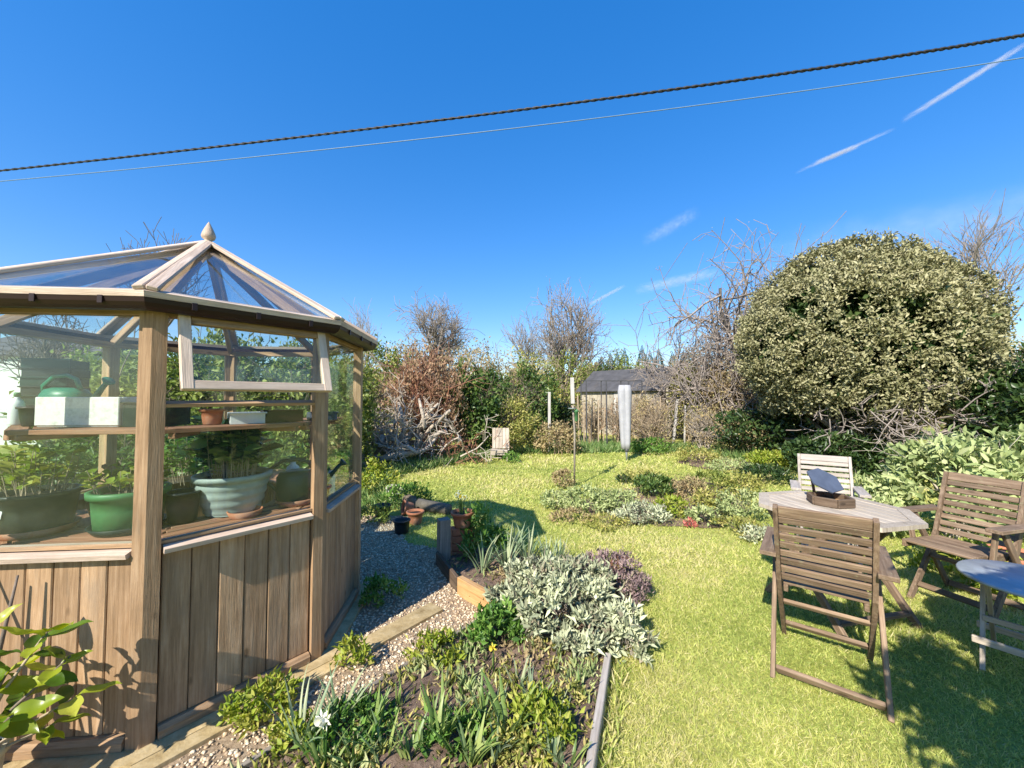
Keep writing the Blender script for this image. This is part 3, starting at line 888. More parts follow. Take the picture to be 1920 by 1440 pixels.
tray('dark seed tray right of the white foam box', (-1.83, 1.99, 1.354), .19, .17, .12, M['pot_dark'])
for i in range(7):
    tray(('bottom', 'second', 'third', 'middle', 'fifth', 'sixth', 'top')[i] + ' dark green tray of the stack at the left', (-2.66 + .006 * (i % 2), 2.24, 1.354 + i * .052), .20, .17, .05, M['pot_dark'] if i % 2 else M['can_dark'], R(10 + 2 * i))
tray('white tipped tray on the shelf behind the opening window', (-1.52, 2.20, 1.354), .16, .20, .06, M['white'], R(40))
tray('dark red tray on the shelf behind the opening window', (-1.40, 2.34, 1.354), .20, .16, .07, M['gutter'], R(40))
tray('blue black tray at the end of the shelf', (-1.25, 2.53, 1.354), .15, .14, .05, M['slate'], R(40))
def bottle(label, loc, r, h):
    t = thing('bottle', label, 'bottle', loc, 0, 'white plastic bottles')
    lathe('body', [(r * .95, 0), (r, .005), (r, h * .62), (r * .8, h * .74), (r * .35, h * .82), (r * .35, h * .9)], M['white'], t, n=16)
    lathe('cap', [(r * .42, h * .88), (r * .42, h), (r * .3, h + .003)], M['pot_green'], t, n=12)
bottle('larger white plastic bottle behind the dark watering can', (-1.45, 2.56, ZB), .045, .26)
bottle('small white plastic bottle right of the dark watering can', (-1.22, 2.60, ZB), .03, .19)
bottle('slim white bottle left of the stacked trays', (-2.64, 2.05, 1.354), .03, .17)
pot('plant_pot', 'small terracotta pot beside the mid green pansy pot', (-2.08, 1.99, ZB), .04, .055, .09, M['terracotta'], .015, group='greenhouse pots')
pot('plant_pot', 'small terracotta pot behind the dark watering can', (-1.20, 2.42, ZB), .045, .06, .10, M['terracotta'], .015, group='greenhouse pots')
pot('plant_pot', 'black pot between the corner post and the ribbed bowl', (-1.73, 2.04, ZB), .06, .075, .16, M['pot_black'], .012, group='greenhouse pots')
pot('plant_pot', 'terracotta pot at the left end of the staging', (-2.62, 1.98, ZB), .06, .08, .13, M['terracotta'], .02, group='greenhouse pots')
pot('plant_pot', 'black pot on the upper shelf left of the foam box', (-2.44, 1.97, 1.354), .045, .06, .10, M['pot_black'], .012, group='greenhouse pots')
pot('plant_pot', 'terracotta pot on the upper shelf by the opening window', (-1.62, 2.08, 1.354), .04, .052, .085, M['terracotta'], .014, group='greenhouse pots')
saucer('terracotta saucer standing among slats by the side glass', (-1.47, 2.14, ZB), .085)

# ------------------------------------------------------------------ by the path: pots, post, planter
tp = G(862, 1050); tp.z = 0
post = part('timber_post', prism_mesh([(-.05, -.05), (.05, -.05), (.055, .045), (-.045, .05)], 0, .40), M['timber_grey'], None, Matrix.Translation((-.62, 3.52, 0)) @ Matrix.Rotation(R(30), 4, 'Z'))
tag(post, 'short weathered timber post at the bed corner beside the daffodil pot', 'post')
stand = thing('brick_stand', 'small stack of bricks under the daffodil pot', 'bricks', (-.47, 3.68, 0), R(20))
for i in range(4):
    plank('brick', (-.105, 0, .035 + i * .07), (.105, 0, .035 + i * .07), .10, .064, M['terracotta'], stand, bev=.005).rotation_euler.z += 0
PDAF = pot('plant_pot', 'terracotta pot of white daffodils by the path', (-.47, 3.68, .282), .075, .10, .14, M['terracotta'], .025)
P1 = pot('plant_pot', 'tipped orange terracotta pot lying on the lawn edge', (-1.27, 4.98, .085), .06, .085, .13, M['terracotta'], .02, group='pots by the path')
P1.rotation_euler = (R(80), 0, R(-60))
P2 = pot('plant_pot', 'upright orange terracotta pot at the lawn edge', (-1.15, 4.62, 0), .07, .095, .15, M['terracotta'], .025, group='pots by the path')
P3 = pot('plant_pot', 'black plastic pot with pale sprout at the gravel edge', (-1.22, 4.30, 0), .07, .09, .15, M['pot_black'], .015, group='pots by the path')
P4 = pot('plant_pot', 'black plastic pot among leaves left of the terracotta pots', (-1.62, 4.85, 0), .08, .10, .16, M['pot_black'], .015, group='pots by the path')
P5 = pot('plant_pot', 'straw coloured leaning pot near the tangle of dead wood', (-1.72, 5.5, .03), .08, .11, .2, M['pot_cream'], .02, group='pots by the path')
P5.rotation_euler = (R(14), R(20), 0)
log = tube('log', [(-1.45, 5.35, .09), (-1.15, 5.1, .08), (-.8, 4.95, .07)], [.08, .075, .07], M['bark'], None, 10)
tag(log, 'dark log lying along the lawn edge behind the pots', 'log')
PCR = pot('plant_pot', 'cream pot at the front wall of the greenhouse', (-1.95, 1.39, 0), .09, .115, .245, M['pot_cream'], .03)
pw = pot('plant_pot', 'terracotta pot behind the dark shaded chair', (3.95, 3.05, 0), .14, .19, .28, M['terracotta'], .035)

# ------------------------------------------------------------------ poles on the lawn
fp = G(1077, 912)
fd = thing('feeder_pole', 'tall thin pole with green bird feeder in the flower bed', 'bird feeder', fp)
hgt = W(1073, 708, fp.y).z
tube('pole', [(0, 0, -.05), (.01, 0, .9), (-.02, 0, W(0, 760, fp.y).z)], [.017, .016, .016], M['timber_grey'], fd, 8)
plank('post_top', (-.02, .0, W(0, 757, fp.y).z), (-.03, 0, hgt), .06, .05, M['post_white'], fd, up=(0, 1, 0))
lathe('seed_feeder', [(.02, 0), (.03, .01), (.03, .16), (.045, .17), (.01, .21)], M['pot_green'], fd, (.035, -.03, W(0, 790, fp.y).z), 12)
lathe('feeder_dish', [(.02, 0), (.065, .02), (.067, .028), (.02, .012)], M['pot_sage'], fd, (-.04, -.03, W(0, 768, fp.y).z), 14)

rb = G(1176, 864)
ra = thing('rotary_airer', 'folded rotary clothes airer in a grey cover on the lawn', 'clothes airer', rb)
zb_, zt_ = W(0, 842, rb.y).z, W(0, 722, rb.y).z
tube('pole', [(0, 0, -.05), (-.03, 0, zb_ + .1)], .025, M['metal_grey'], ra, 10)
V = []; F = []; n = 24; rows = 10
for j in range(rows + 1):
    f = j / rows; z = zb_ + (zt_ - zb_) * f
    r = .07 + .045 * f ** .8 if j < rows else .09
    if j == 0: r = .07
    for i in range(n):
        a = 2 * PI * i / n
        rr = r * (1 + .48 * math.cos(a * 2 + .25) + .06 * math.sin(a * 7 + f * 3))
        V.append((-.03 - .02 * f + rr * math.cos(a), rr * math.sin(a), z))
for j in range(rows):
    for i in range(n): F.append((j * n + i, j * n + (i + 1) % n, (j + 1) * n + (i + 1) % n, (j + 1) * n + i))
F += [tuple(reversed(range(n))), tuple(range(rows * n, (rows + 1) * n))]
part('cover', mesh_py('cover', V, F, True), M['cover'], ra)
lathe('lower_hub', [(.035, 0), (.05, .02), (.05, .07), (.03, .09)], M['metal_dark'], ra, (-.01, 0, zb_ - .07), 14)

# low slatted seat at the far end of the lawn
lc = G(938, 862)
ls = thing('low_chair', 'small pale weathered garden chair facing us at the lawn end', 'chair', lc, R(-6))
for j in range(5):
    plank('back_slat', (-.17 + j * .085 , .10, .26), (-.20 + j * .085, .30, .74), .078, .018, M['teak_pale'], ls, up=(0, 1, -.4))
for j in range(4):
    plank('seat_slat', (-.2, -.2 + j * .09, .25), (.2, -.2 + j * .09, .25 - .01 * j), .08, .018, M['teak_pale'], ls)
for sx in (-.19, .19):
    plank('leg', (sx, -.2, 0), (sx, -.2, .24), .03, .05, M['teak_pale'], ls, up=(0, 1, 0))
    plank('leg', (sx, .22, 0), (sx, .10, .24), .03, .05, M['teak_pale'], ls, up=(0, 1, 0))
plank('front_board', (-.2, -.225, .19), (.2, -.225, .19), .02, .1, M['teak_pale'], ls)

# stakes and posts round the kitchen garden
for u, vb, vt, du, w, lab_ in ((1030, 850, 735, 0, .07, 'pale upright post in front of the dark ivy hedge'), (1262, 836, 748, 8, .06, 'pale leaning stake by the shed end'),
                               (1478, 852, 787, -8, .045, 'thin pale stake below the big clipped shrub'), (1392, 846, 770, 3, .04, 'thin grey stake among the brown stems'),
                               (874, 850, 792, 0, .05, 'short grey stake beside the olive bush'), (1283, 836, 760, 2, .04, 'dark stake just right of the leaning pale stake')):
    b = G(u, vb); tz = W(u + du, vt, b.y)
    o = part('stake', box_mesh(w, w, 1.0, .004).copy(), M['post_white'] if 'pale' in lab_ else M['timber_grey'])
    Lk = (tz - b).length
    o.matrix_basis = frame(b, tz, (0, 1, 0)) @ Matrix.Diagonal((1, 1, Lk, 1))
    tag(o, lab_, 'stake', 'garden stakes')
# fruit cage frame
fc = thing('fruit_cage', 'dark thin framed fruit cage in front of the shed', 'fruit cage', G(1140, 838))
o0 = G(1140, 838)
tops = []
for u, v in ((1100, 838), (1138, 838), (1180, 838), (1090, 828), (1128, 828), (1165, 828), (1205, 836)):
    b = G(u, v) - o0; z = W(u, 714, (b + o0).y).z
    plank('post', b, b + Vector((0, 0, z)), .034, .034, M['metal_dark'], fc, up=(0, 1, 0))
    tops.append(b + Vector((0, 0, z)))
for i, j in ((0, 1), (1, 2), (3, 4), (4, 5), (0, 3), (1, 4), (2, 5), (2, 6)):
    plank('rail', tops[i], tops[j], .025, .025, M['metal_dark'], fc)
for k, u in enumerate((1086, 1095, 1108, 1116, 1122, 1131, 1150, 1157, 1196, 1212, 1222, 1232, 1241)):
    b = G(u, 832 + (k * 5) % 7); z = W(u, 742 + (k * 13) % 22, b.y)
    o = part('bean_cane', box_mesh(.035, .035, 1.0, .004), M['twig_tan'])
    o.matrix_basis = frame(b, z + Vector((.05 * ((k % 3) - 1), 0, 0)), (0, 1, 0)) @ Matrix.Diagonal((1, 1, (z - b).length, 1))
    tag(o, ('first', 'second', 'third', 'fourth', 'fifth', 'sixth', 'seventh', 'eighth', 'ninth', 'tenth', 'eleventh', 'twelfth', 'last')[k] + ' thin brown cane from the left before the shed', 'cane', 'bean canes before the shed')

# ------------------------------------------------------------------ shed
sh = thing('garden_shed', 'old plank shed with grey felt pitched roof at the garden end', 'shed', (3.0, 16.5, 0), R(-45))
LX, LY, HW, HRi = 3.45, 2.4, 1.86, 2.66
M['shed_wood'] = wood('shed_wood', (.24, .21, .16), (.40, .36, .28), (.52, .48, .38), .6, lichen=.4, vary=.3)
for j in range(18):
    x = (j + .5) * LX / 18
    if 7.5 < j < 11.5: continue
    plank('wall_board', (x, 0, 0), (x, 0, HW), LX / 18 - .006, .03, M['shed_wood'], sh, up=(0, 1, 0))
plank('door', (LX * .555, -.02, .04), (LX * .555, -.02, HW - .1), .72, .04, M['post_white'], sh, up=(0, 1, 0))
for j in range(12):
    y = (j + .5) * LY / 12; z = HW + (HRi - HW) * (1 - abs(y - LY / 2) / (LY / 2)) - .05
    plank('gable_board', (LX, y, 0), (LX, y, z), LY / 12 - .006, .03, M['shed_wood'], sh, up=(1, 0, 0))
    plank('gable_board', (0, y, 0), (0, y, z), LY / 12 - .006, .03, M['shed_wood'], sh, up=(1, 0, 0))
plank('back_wall', (LX / 2, LY, 0), (LX / 2, LY, HW), LX, .03, M['shed_wood'], sh, up=(0, 1, 0))
slope = (HRi - HW) / (LY / 2)
for s in (0, 1):
    y0 = -.18 if s == 0 else LY + .18
    zE = HW - .18 * slope + .03
    for j in range(3):
        x0 = -.2 + j * (LX + .4) / 3; x1 = x0 + (LX + .4) / 3 + .02
        zz = .004 * j
        a = [(x0, y0, zE + zz), (x1, y0, zE + zz), (x1, LY / 2, HRi + .03 + zz), (x0, LY / 2, HRi + .03 + zz)]
        V = a + [(p[0], p[1], p[2] - .035) for p in a]
        part('roof_sheet', fix_normals(mesh_py('roof_sheet', V, [(0, 1, 2, 3), (4, 5, 6, 7), (0, 1, 5, 4), (1, 2, 6, 5), (2, 3, 7, 6), (3, 0, 4, 7)])), M['felt'], sh)
    plank('barge_board', (LX + .21, y0, zE - .06), (LX + .21, LY / 2, HRi - .03), .11, .025, M['timber_dark'], sh, up=(1, 0, 0))
lt = thing('lean_to', 'small grey roofed lean-to at the right end of the shed', 'lean-to', (5.75, 14.2, 0), R(-30))
plank('roof', (0, 0, 1.95), (1.1, .35, 2.15), 1.0, .05, M['felt'], lt)
for x, y in ((.05, -.4), (1.0, -.1)): plank('post', (x, y, 0), (x, y, 1.95 + .18 * x), .08, .08, M['shed_wood'], lt, up=(0, 1, 0))
for j in range(4): plank('wall_board', (.1 + j * .26, .3, 0), (.1 + j * .26, .3, 1.9), .25, .03, M['shed_wood'], lt, up=(0, 1, 0))

# ------------------------------------------------------------------ neighbouring white house far left
nh = thing('white_house', 'white walled neighbouring house seen through the greenhouse glass', 'house', (-17.6, 12.0, 0), R(10))
M['render_white'] = plain('render_white', (.72, .72, .70), .8, .08, 3)
M['tile_grey'] = plain('tile_grey', (.12, .105, .10), .9, .3, 4)
for p0, p1 in (((0, 0, 0), (3.6, 0, 0)), ((3.6, 0.01, 0), (3.6, 4, 0)), ((0, 4, 0), (3.6, 4, 0)), ((0, .01, 0), (0, 4, 0))):
    a, b = Vector(p0), Vector(p1)
    plank('wall', a + Vector((0, 0, 1.45)), b + Vector((0, 0, 1.45)), .2, 2.9, M['render_white'], nh)
for s in (0, 1):
    y0 = -.25 if s == 0 else 4.25
    plank('roof', (1.8, y0, 2.82), (1.8, 2, 3.7), 4.2, .08, M['tile_grey'], nh, up=(0, -1 if s == 0 else 1, 2))
w_ = plank('window', (1.4, -.105, 1.0), (2.5, -.105, 1.0), .05, 1.0, M['white'], nh)
w_.matrix_basis = frame((1.4, -.115, 1.4), (2.5, -.115, 1.4), (0, 0, 1))
pp = plank('pane', (0, 0, 0), (0, 0, 1.0), .01, .9, M['slate'], w_); pp.matrix_basis = Matrix.Translation((.026, 0, .05))
plank('door', (3.0, -.115, 0), (3.0, -.115, 2.0), .8, .04, M['timber_dark'], nh, up=(0, 1, 0))

# ------------------------------------------------------------------ overhead cables
def cable(name, label, pts, r, mat, strands):
    P = [Vector(p) for p in pts]; out = []
    n = 420
    A = P[0] + (P[0] - P[1]) * .5; 
    def at(t):   # quadratic through three points
        a, b, c = P
        return a * ((1 - t) * (1 - 2 * t)) + b * (4 * t * (1 - t)) + c * (t * (2 * t - 1))
    root = thing(name, label, 'cable', (0, 0, 0))
    for s in range(strands):
        pts2 = []
        for i in range(n + 1):
            t = -.12 + 1.24 * i / n
            p = at(t)
            if strands > 1:
                an = i * 1.15 + s * 2 * PI / strands
                p = p + Vector((0, math.cos(an), math.sin(an))) * r * .75
            pts2.append(p)
        tube('strand', pts2, r, mat, root, 6)
cable('overhead_cable', 'thick black twisted overhead cable crossing the whole sky', (W(0, 320, 4.2), W(960, 208, 3.3), W(1920, 66, 2.5)), .0072, M['cable'], 2)
cable('overhead_cable', 'thin pale overhead wire below the black cable', (W(0, 340, 9.5), W(960, 241, 8.2), W(1920, 108, 7.0)), .010, M['cable_pale'], 1)

# ------------------------------------------------------------------ leaf colours
LM = {}
def lm(k, *stops, f=1.5, **kw):
    stops = [tuple(min(.75, x * f) for x in c) for c in stops]
    LM[k] = leafmat('leaf_' + k, stops, **kw)
lm('olive', (.055, .062, .018), (.12, .125, .035), (.20, .195, .065), (.28, .26, .11), (.20, .18, .08), rough=.4, trans=.15, f=2.0)
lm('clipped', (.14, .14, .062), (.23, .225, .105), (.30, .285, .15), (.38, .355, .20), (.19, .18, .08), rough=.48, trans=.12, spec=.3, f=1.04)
lm('hedge', (.06, .085, .015), (.12, .155, .03), (.19, .22, .05), (.26, .27, .08))
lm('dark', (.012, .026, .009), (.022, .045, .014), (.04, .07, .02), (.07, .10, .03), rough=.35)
lm('ivy', (.018, .04, .012), (.045, .085, .02), (.09, .14, .035), (.15, .19, .05), rough=.35)
lm('sage', (.20, .17, .12), (.14, .16, .10), (.23, .25, .16), (.32, .34, .22), (.42, .43, .27), rough=.75, trans=.15, f=1.65)
lm('sage_pale', (.17, .22, .085), (.27, .33, .125), (.36, .41, .18), (.45, .47, .24), rough=.7, trans=.25, f=1.15)
lm('purple', (.10, .075, .08), (.17, .12, .125), (.25, .18, .17), (.22, .20, .13), rough=.85, trans=.1)
lm('lime', (.16, .24, .02), (.26, .34, .035), (.36, .40, .06), (.44, .42, .10), f=.95)
lm('green', (.035, .08, .015), (.07, .15, .025), (.12, .21, .04), (.17, .25, .06))
lm('moss', (.12, .14, .03), (.20, .21, .05), (.29, .27, .08), (.35, .30, .12))
lm('tan', (.16, .12, .065), (.25, .19, .10), (.33, .27, .14), (.22, .21, .09), rough=.8)
lm('russet', (.18, .11, .07), (.29, .18, .11), (.37, .25, .15), (.29, .22, .13), rough=.8, f=1.2)
lm('conifer', (.012, .03, .016), (.025, .05, .022), (.04, .07, .03), rough=.6, trans=.05)
lm('pink', (.40, .10, .10), (.50, .18, .14), (.35, .08, .08))
LM['strap'] = leafmat('leaf_strap', [(.10, .16, .07), (.15, .22, .10), (.20, .26, .10), (.26, .30, .11), (.17, .23, .12)], .42, .25, attr=None) if False else None
def obj_leafmat(name, stops, rough=.42, trans=.28):
    m = leafmat(name, stops, rough, trans)
    t = m.node_tree
    at = [n for n in t.nodes if n.type == 'ATTRIBUTE'][0]
    oi = t.nodes.new('ShaderNodeObjectInfo')
    rr = [n for n in t.nodes if n.type == 'VALTORGB'][0]
    t.links.new(oi.outputs['Random'], rr.inputs[0]); t.nodes.remove(at)
    return m
LM['strap'] = obj_leafmat('strap_leaf', [(.12, .20, .05), (.20, .29, .08), (.28, .35, .10), (.35, .40, .12), (.22, .30, .12)])
LM['strap_grey'] = obj_leafmat('strap_leaf_grey', [(.16, .24, .12), (.24, .32, .18), (.31, .37, .20), (.38, .42, .24)])
LM['big'] = obj_leafmat('big_leaf', [(.10, .17, .012), (.22, .29, .02), (.32, .37, .03), (.40, .42, .06), (.06, .12, .012)], .32, .35)
LM['petal'] = obj_leafmat('petal', [(.80, .80, .70), (.82, .80, .62)], .5, .3)
LM['petal_yellow'] = obj_leafmat('petal_yellow', [(.80, .58, .03), (.78, .66, .12)], .5, .3)

# ------------------------------------------------------------------ bushes
def bush(name, label, cat, loc, rad, zc, n, L, wd, mat, seed, clumps=60, spread=.14, shape='leaf', shell=.6, zmin=-.6, stems=6, stem_mat=None, group=None, outw=.45, lump=.12, up=.25, stem_r=None, kids=(3, 4, 4)):
    rng = np.random.default_rng(seed)
    t = thing(name, label, cat, loc, 0, group)
    P, O, idx = crown_pts(rng, n, rad, clumps, spread, shell, zmin, lump)
    P = P + np.array([0, 0, zc])
    k = P[:, 2] > .01
    P, O, idx = P[k], O[k], idx[k]; n = len(P)
    D = O * outw + rng.normal(size=(n, 3)) * .6 + np.array([0, 0, up])
    NN = O + rng.normal(size=(n, 3)) * .5 + np.array([0, 0, .35])
    cr = rng.random(clumps)
    rnd = np.clip(.55 * rng.random(n) + .45 * cr[idx], 0, 1)
    o = part('foliage', leaf_mesh(rng, P, D, L * (.5 + .9 * rng.random(n)), wd * (.6 + .8 * rng.random(n)), shape, N=NN, rnd=rnd), mat, t)
    o['kind'] = 'stuff'
    if stems:
        segs = []
        for i in range(stems):
            a = rng.random() * 6.28
            tip = np.array([math.cos(a) * rad[0] * .7 * rng.random(), math.sin(a) * rad[1] * .7 * rng.random(), zc + rad[2] * (.3 + .5 * rng.random())])
            b = np.array([rng.normal() * rad[0] * .12, rng.normal() * rad[1] * .12, -.02])
            d = tip - b; ln = np.linalg.norm(d)
            grow(rng, b, d, ln * .9, (stem_r or max(.004, ln * .014)), 2, kids, .8, .12, .5, .1, 4, max(.0015, ln * .0022), segs)
        s = part('stems', twig_mesh(segs), stem_mat or M['bark'], t)
        s['kind'] = 'stuff'
    return t
def mound(name, label, cat, u, vb, wpx, hpx, mat, seed, n=1200, leafpx=7, aspect=.5, **kw):
    """a low plant measured on the photograph: base point, width and height"""
    b = G(u, vb); s = b.y / 720.0
    r = wpx * .5 * s; h = hpx * s
    loc = b + Vector((0, r * .5, 0))
    sw = 1.0
    return bush(name, label, cat, loc, (r, r * .8, h * .62), h * .42, n, leafpx * s, leafpx * s * aspect, mat, seed, **kw)

# bare or twiggy trees ------------------------------------------------
def bare_tree(label, base, height, width, seed, mat, levels=4, kids=(6, 5, 5, 4), trunk=.16, spread=.75, wob=.15, up=.12, forks=4, leaf=None, nleaf=0, lsize=.09, rmin=.012, clear=.25, shrink=.62, leader=True, fz=.75, kmax=9, kmin=.5, name='bare_tree', cat='tree'):
    rng = np.random.default_rng(seed)
    t = thing(name, label, cat, base, 0, None)
    th = height * clear
    pts = [np.array([0, 0, -.1])]
    for i in range(4): pts.append(pts[-1] + np.array([rng.normal() * .04 * th, rng.normal() * .04 * th, (th + .1) / 4]))
    tube('trunk', pts, [trunk, trunk * .9, trunk * .82, trunk * .76, trunk * .7], mat, t, 8)
    segs = []
    for i in range(forks):
        a = 6.28 * i / forks + rng.random()
        ln = (height - th) * (.62 + .2 * rng.random())
        d = np.array([math.cos(a) * width / height * .75, math.sin(a) * width / height * .75, fz + .3 * rng.random()])
        grow(rng, pts[-1], d, ln, trunk * .55, levels - 1, kids, spread, wob, shrink, up, 5, rmin, segs)
    # tallest leader
    if leader: grow(rng, pts[-1], (rng.normal() * .1, rng.normal() * .1, 1), (height - th) * .8, trunk * .6, levels - 1, kids, spread, wob, shrink, up, 5, rmin, segs)
    S = np.array([np.concatenate([s[0], s[1]]) for s in segs])
    zmax = np.percentile(S[:, 5], 98.5); k = (height - th) / (zmax - th)
    k = min(k, kmax); xw = np.percentile(np.abs(S[:, [0, 1, 3, 4]]), 97); kx = min(2.6, max(kmin, (width / 2) / xw))
    segs2 = []
    for a, b, r0, r1 in segs:
        a2 = np.array([a[0] * kx, a[1] * kx, th + (a[2] - th) * k]); b2 = np.array([b[0] * kx, b[1] * kx, th + (b[2] - th) * k])
        segs2.append((a2, b2, r0, r1))
    c = part('crown', twig_mesh(segs2), mat, t); c['kind'] = 'stuff'
    if nleaf:
        ends = np.array([s[1] for s in segs2 if s[3] <= rmin * 1.6])
        Q = ends[rng.integers(0, len(ends), nleaf)] + rng.normal(size=(nleaf, 3)) * .09
        o = part('buds', leaf_mesh(rng, Q, rng.normal(size=(nleaf, 3)), lsize * (.6 + .7 * rng.random(nleaf)), lsize * .5, 'leaf'), leaf, t); o['kind'] = 'stuff'
    return t

# strap-leaved clumps: every leaf its own object ---------------------------
_straps = []
def strap_pool():
    rng = np.random.default_rng(77)
    for i in range(10):
        n = 7; bend = .1 + .5 * rng.random() ** 1.5; tw = rng.normal() * .4
        V = []; F = []
        p = np.array([0., 0, 0]); ang = .04 * rng.random()
        for j in range(n):
            f = j / (n - 1)
            w = (.5 * (1 - f ** 2.6) + .02) * (.75 + .25 * min(1, f * 3))
            a = tw * f
            cx, cy = math.cos(a), math.sin(a)
            V += [(-w * cx, p[1] - w * cy * .05 + .012 * w, p[2]), (0, p[1] - .02 * w, p[2]), (w * cx, p[1] + w * cy * .05 + .012 * w, p[2])]
            ang += bend / n * (1 + 2 * f)
            p = p + np.array([0, math.sin(ang), math.cos(ang)]) / (n - 1)
        for j in range(n - 1):
            for q in (0, 1): F.append((j * 3 + q, j * 3 + q + 1, j * 3 + q + 4, j * 3 + q + 3))
        _straps.append(mesh_py('strap_leaf', V, F, True))
strap_pool()
def strap_clump(label, loc, n, h, w, seed, mat=None, lean=.3, rad=.03, cat='plant', name='strap_leaved_plant', group='strap leaved plants', flowers=0, fmat=None, fr=.028):
    rng = np.random.default_rng(seed)
    t = thing(name, label, cat, loc, 0, group)
    for i in range(n):
        a = rng.random() * 6.28; L = h * (.55 + .55 * rng.random()); tl = lean * (.25 + rng.random())
        ww = w * (.75 + .5 * rng.random())
        m = Matrix.Translation((math.cos(a) * rad * rng.random(), math.sin(a) * rad * rng.random(), -.005)) @ Matrix.Rotation(a - PI / 2, 4, 'Z') @ Matrix.Rotation(-tl, 4, 'X') @ Matrix.Rotation(rng.normal() * .5, 4, 'Z') @ Matrix.Diagonal((ww, L, L, 1))
        part('leaf', _straps[rng.integers(0, 10)], mat or LM['strap'], t, m)
    for i in range(flowers):
        a = rng.random() * 6.28; L = h * (.95 + .2 * rng.random())
        tip = Vector((math.cos(a) * .06, math.sin(a) * .06 - .02, L))
        sf = tube('flower_stem', [(0, 0, 0), tip * .6 + Vector((0, 0, .02)), tip], [.004, .0035, .003], LM['green'], t, 5)
        daffodil(t, sf, tip, Vector((rng.normal() * .5, -1, .35)), fr, fmat or LM['petal'], rng)
    return t
def daffodil(t, stem, tip, face, r, mat, rng):
    m = frame(tip, tip + face, (0, 0, 1))
    V = [(0, 0, 0)]; F = []
    for k in range(6):
        a = k * PI / 3; i = len(V)
        for rr, da, z in ((.55, -.34, .1), (1.0, 0, .02), (.55, .34, .1)): V.append((rr * r * math.cos(a + da), rr * r * math.sin(a + da), z * r))
        F.append((0, i, i + 1, i + 2))
    part('flower', mesh_py('flower', V, F), mat, stem, m)
    V = []; F = []
    for j, (rr, z) in enumerate(((.2, .05), (.3, .5), (.42, .8))):
        for k in range(8): V.append((rr * r * math.cos(k * PI / 4), rr * r * math.sin(k * PI / 4), z * r))
    for j in range(2):
        for k in range(8): F.append((j * 8 + k, j * 8 + (k + 1) % 8, j * 8 + 8 + (k + 1) % 8, j * 8 + 8 + k))
    part('trumpet', mesh_py('trumpet', V, F, True), mat if r > .03 else LM['petal_yellow'], stem, m)

# broad leaf mesh
def broad_leaf():
    V = []; F = []; n = 9
    for j in range(n):
        f = j / (n - 1); w = .5 * math.sin(PI * min(1, f * .97 + .03)) ** .75 * (1.05 - .25 * f)
        y = f; z = -.22 * f * f + .05 * math.sin(f * 9)
        V += [(-w, y, z + .16 * w), (-w * .5, y, z + .03 * w), (0, y, z - .07 * w), (w * .5, y, z + .03 * w), (w, y, z + .16 * w)]
    for j in range(n - 1):
        for q in range(4): F.append((j * 5 + q, j * 5 + q + 1, j * 5 + q + 6, j * 5 + q + 5))
    return mesh_py('broad_leaf', V, F, True)
BROAD = broad_leaf()

# ------------------------------------------------------------------ potted shrub at the greenhouse wall
def potted_shrub():
    rng = np.random.default_rng(31)
    base = Vector((-1.93, 1.39, .23))
    t = thing('potted_shrub', 'young yellow green broad-leaved shrub against the greenhouse wall', 'shrub', base)
    # shoots given by their tips, with a rosette of broad leaves at each end
    shoots = [((.245, .04, .43), 9, .115), ((.13, .02, .30), 8, .12), ((.02, -.04, .23), 8, .12), ((.20, -.02, .17), 7, .115), ((-.10, .03, .32), 8, .12), ((-.16, -.06, .18), 8, .11),
              ((.29, .07, .31), 7, .10), ((.10, .10, .15), 7, .11), ((.32, .09, .16), 6, .10), ((-.02, .05, .42), 6, .10), ((.06, -.10, .12), 7, .11), ((.22, .09, .05), 6, .1)]
    for (x, y, z), n, L in shoots:
        n = int(n * .68 + .5); L *= 1.12
        tip = Vector((x, y, z)); mid = Vector((x * .45, y * .5, z * .55 - .02))
        tube('shoot', [(0, 0, -.04), mid, tip], [.007, .0055, .0035], M['bark'] if n % 2 else M['twig_tan'], t, 6)
        ax = (tip - mid).normalized()
        for k in range(n):
            f = k / n
            a = k * 2.4 + rng.random() * .5; el = .15 + .9 * f
            pos = mid.lerp(tip, .55 + .45 * f)
            side = Vector((math.cos(a), math.sin(a), 0)); d = (side * math.cos(el) + ax * math.sin(el) + Vector((.1, -.15, 0))).normalized()
            Lk = L * (.75 + .4 * rng.random()); wk = Lk * (.46 + .1 * rng.random())
            m = frame(pos, pos + d, Vector((0, 0, 1)) + Vector(rng.normal(size=3)) * .25)
            # leaf runs along local Y: turn the frame so
            x_, y_, z_ = m.col[0].to_3d(), m.col[1].to_3d(), m.col[2].to_3d()
            mm = Matrix.Identity(4)
            for i in range(3): mm[i][0] = x_[i] * wk; mm[i][1] = z_[i] * Lk; mm[i][2] = y_[i] * Lk; mm[i][3] = pos[i]
            part('leaf', BROAD, LM['big'], t, mm)
potted_shrub()
# bare stems of the climber whose shadow falls on the wall
def stems_plant():
    t = thing('bare_climber', 'few bare upright stems standing before the greenhouse wall', 'stems', (-2.13, 1.49, 0))
    for p in ([(0, 0, 0), (.02, .02, .45), (.05, .05, .80)], [(0, 0, .1), (.06, .03, .5), (-.08, .06, .86)], [(0, 0, .05), (.10, .05, .40), (.13, .09, .78)]):
        tube('stem', p, [.013, .009, .004], M['bark'], t, 6)
stems_plant()

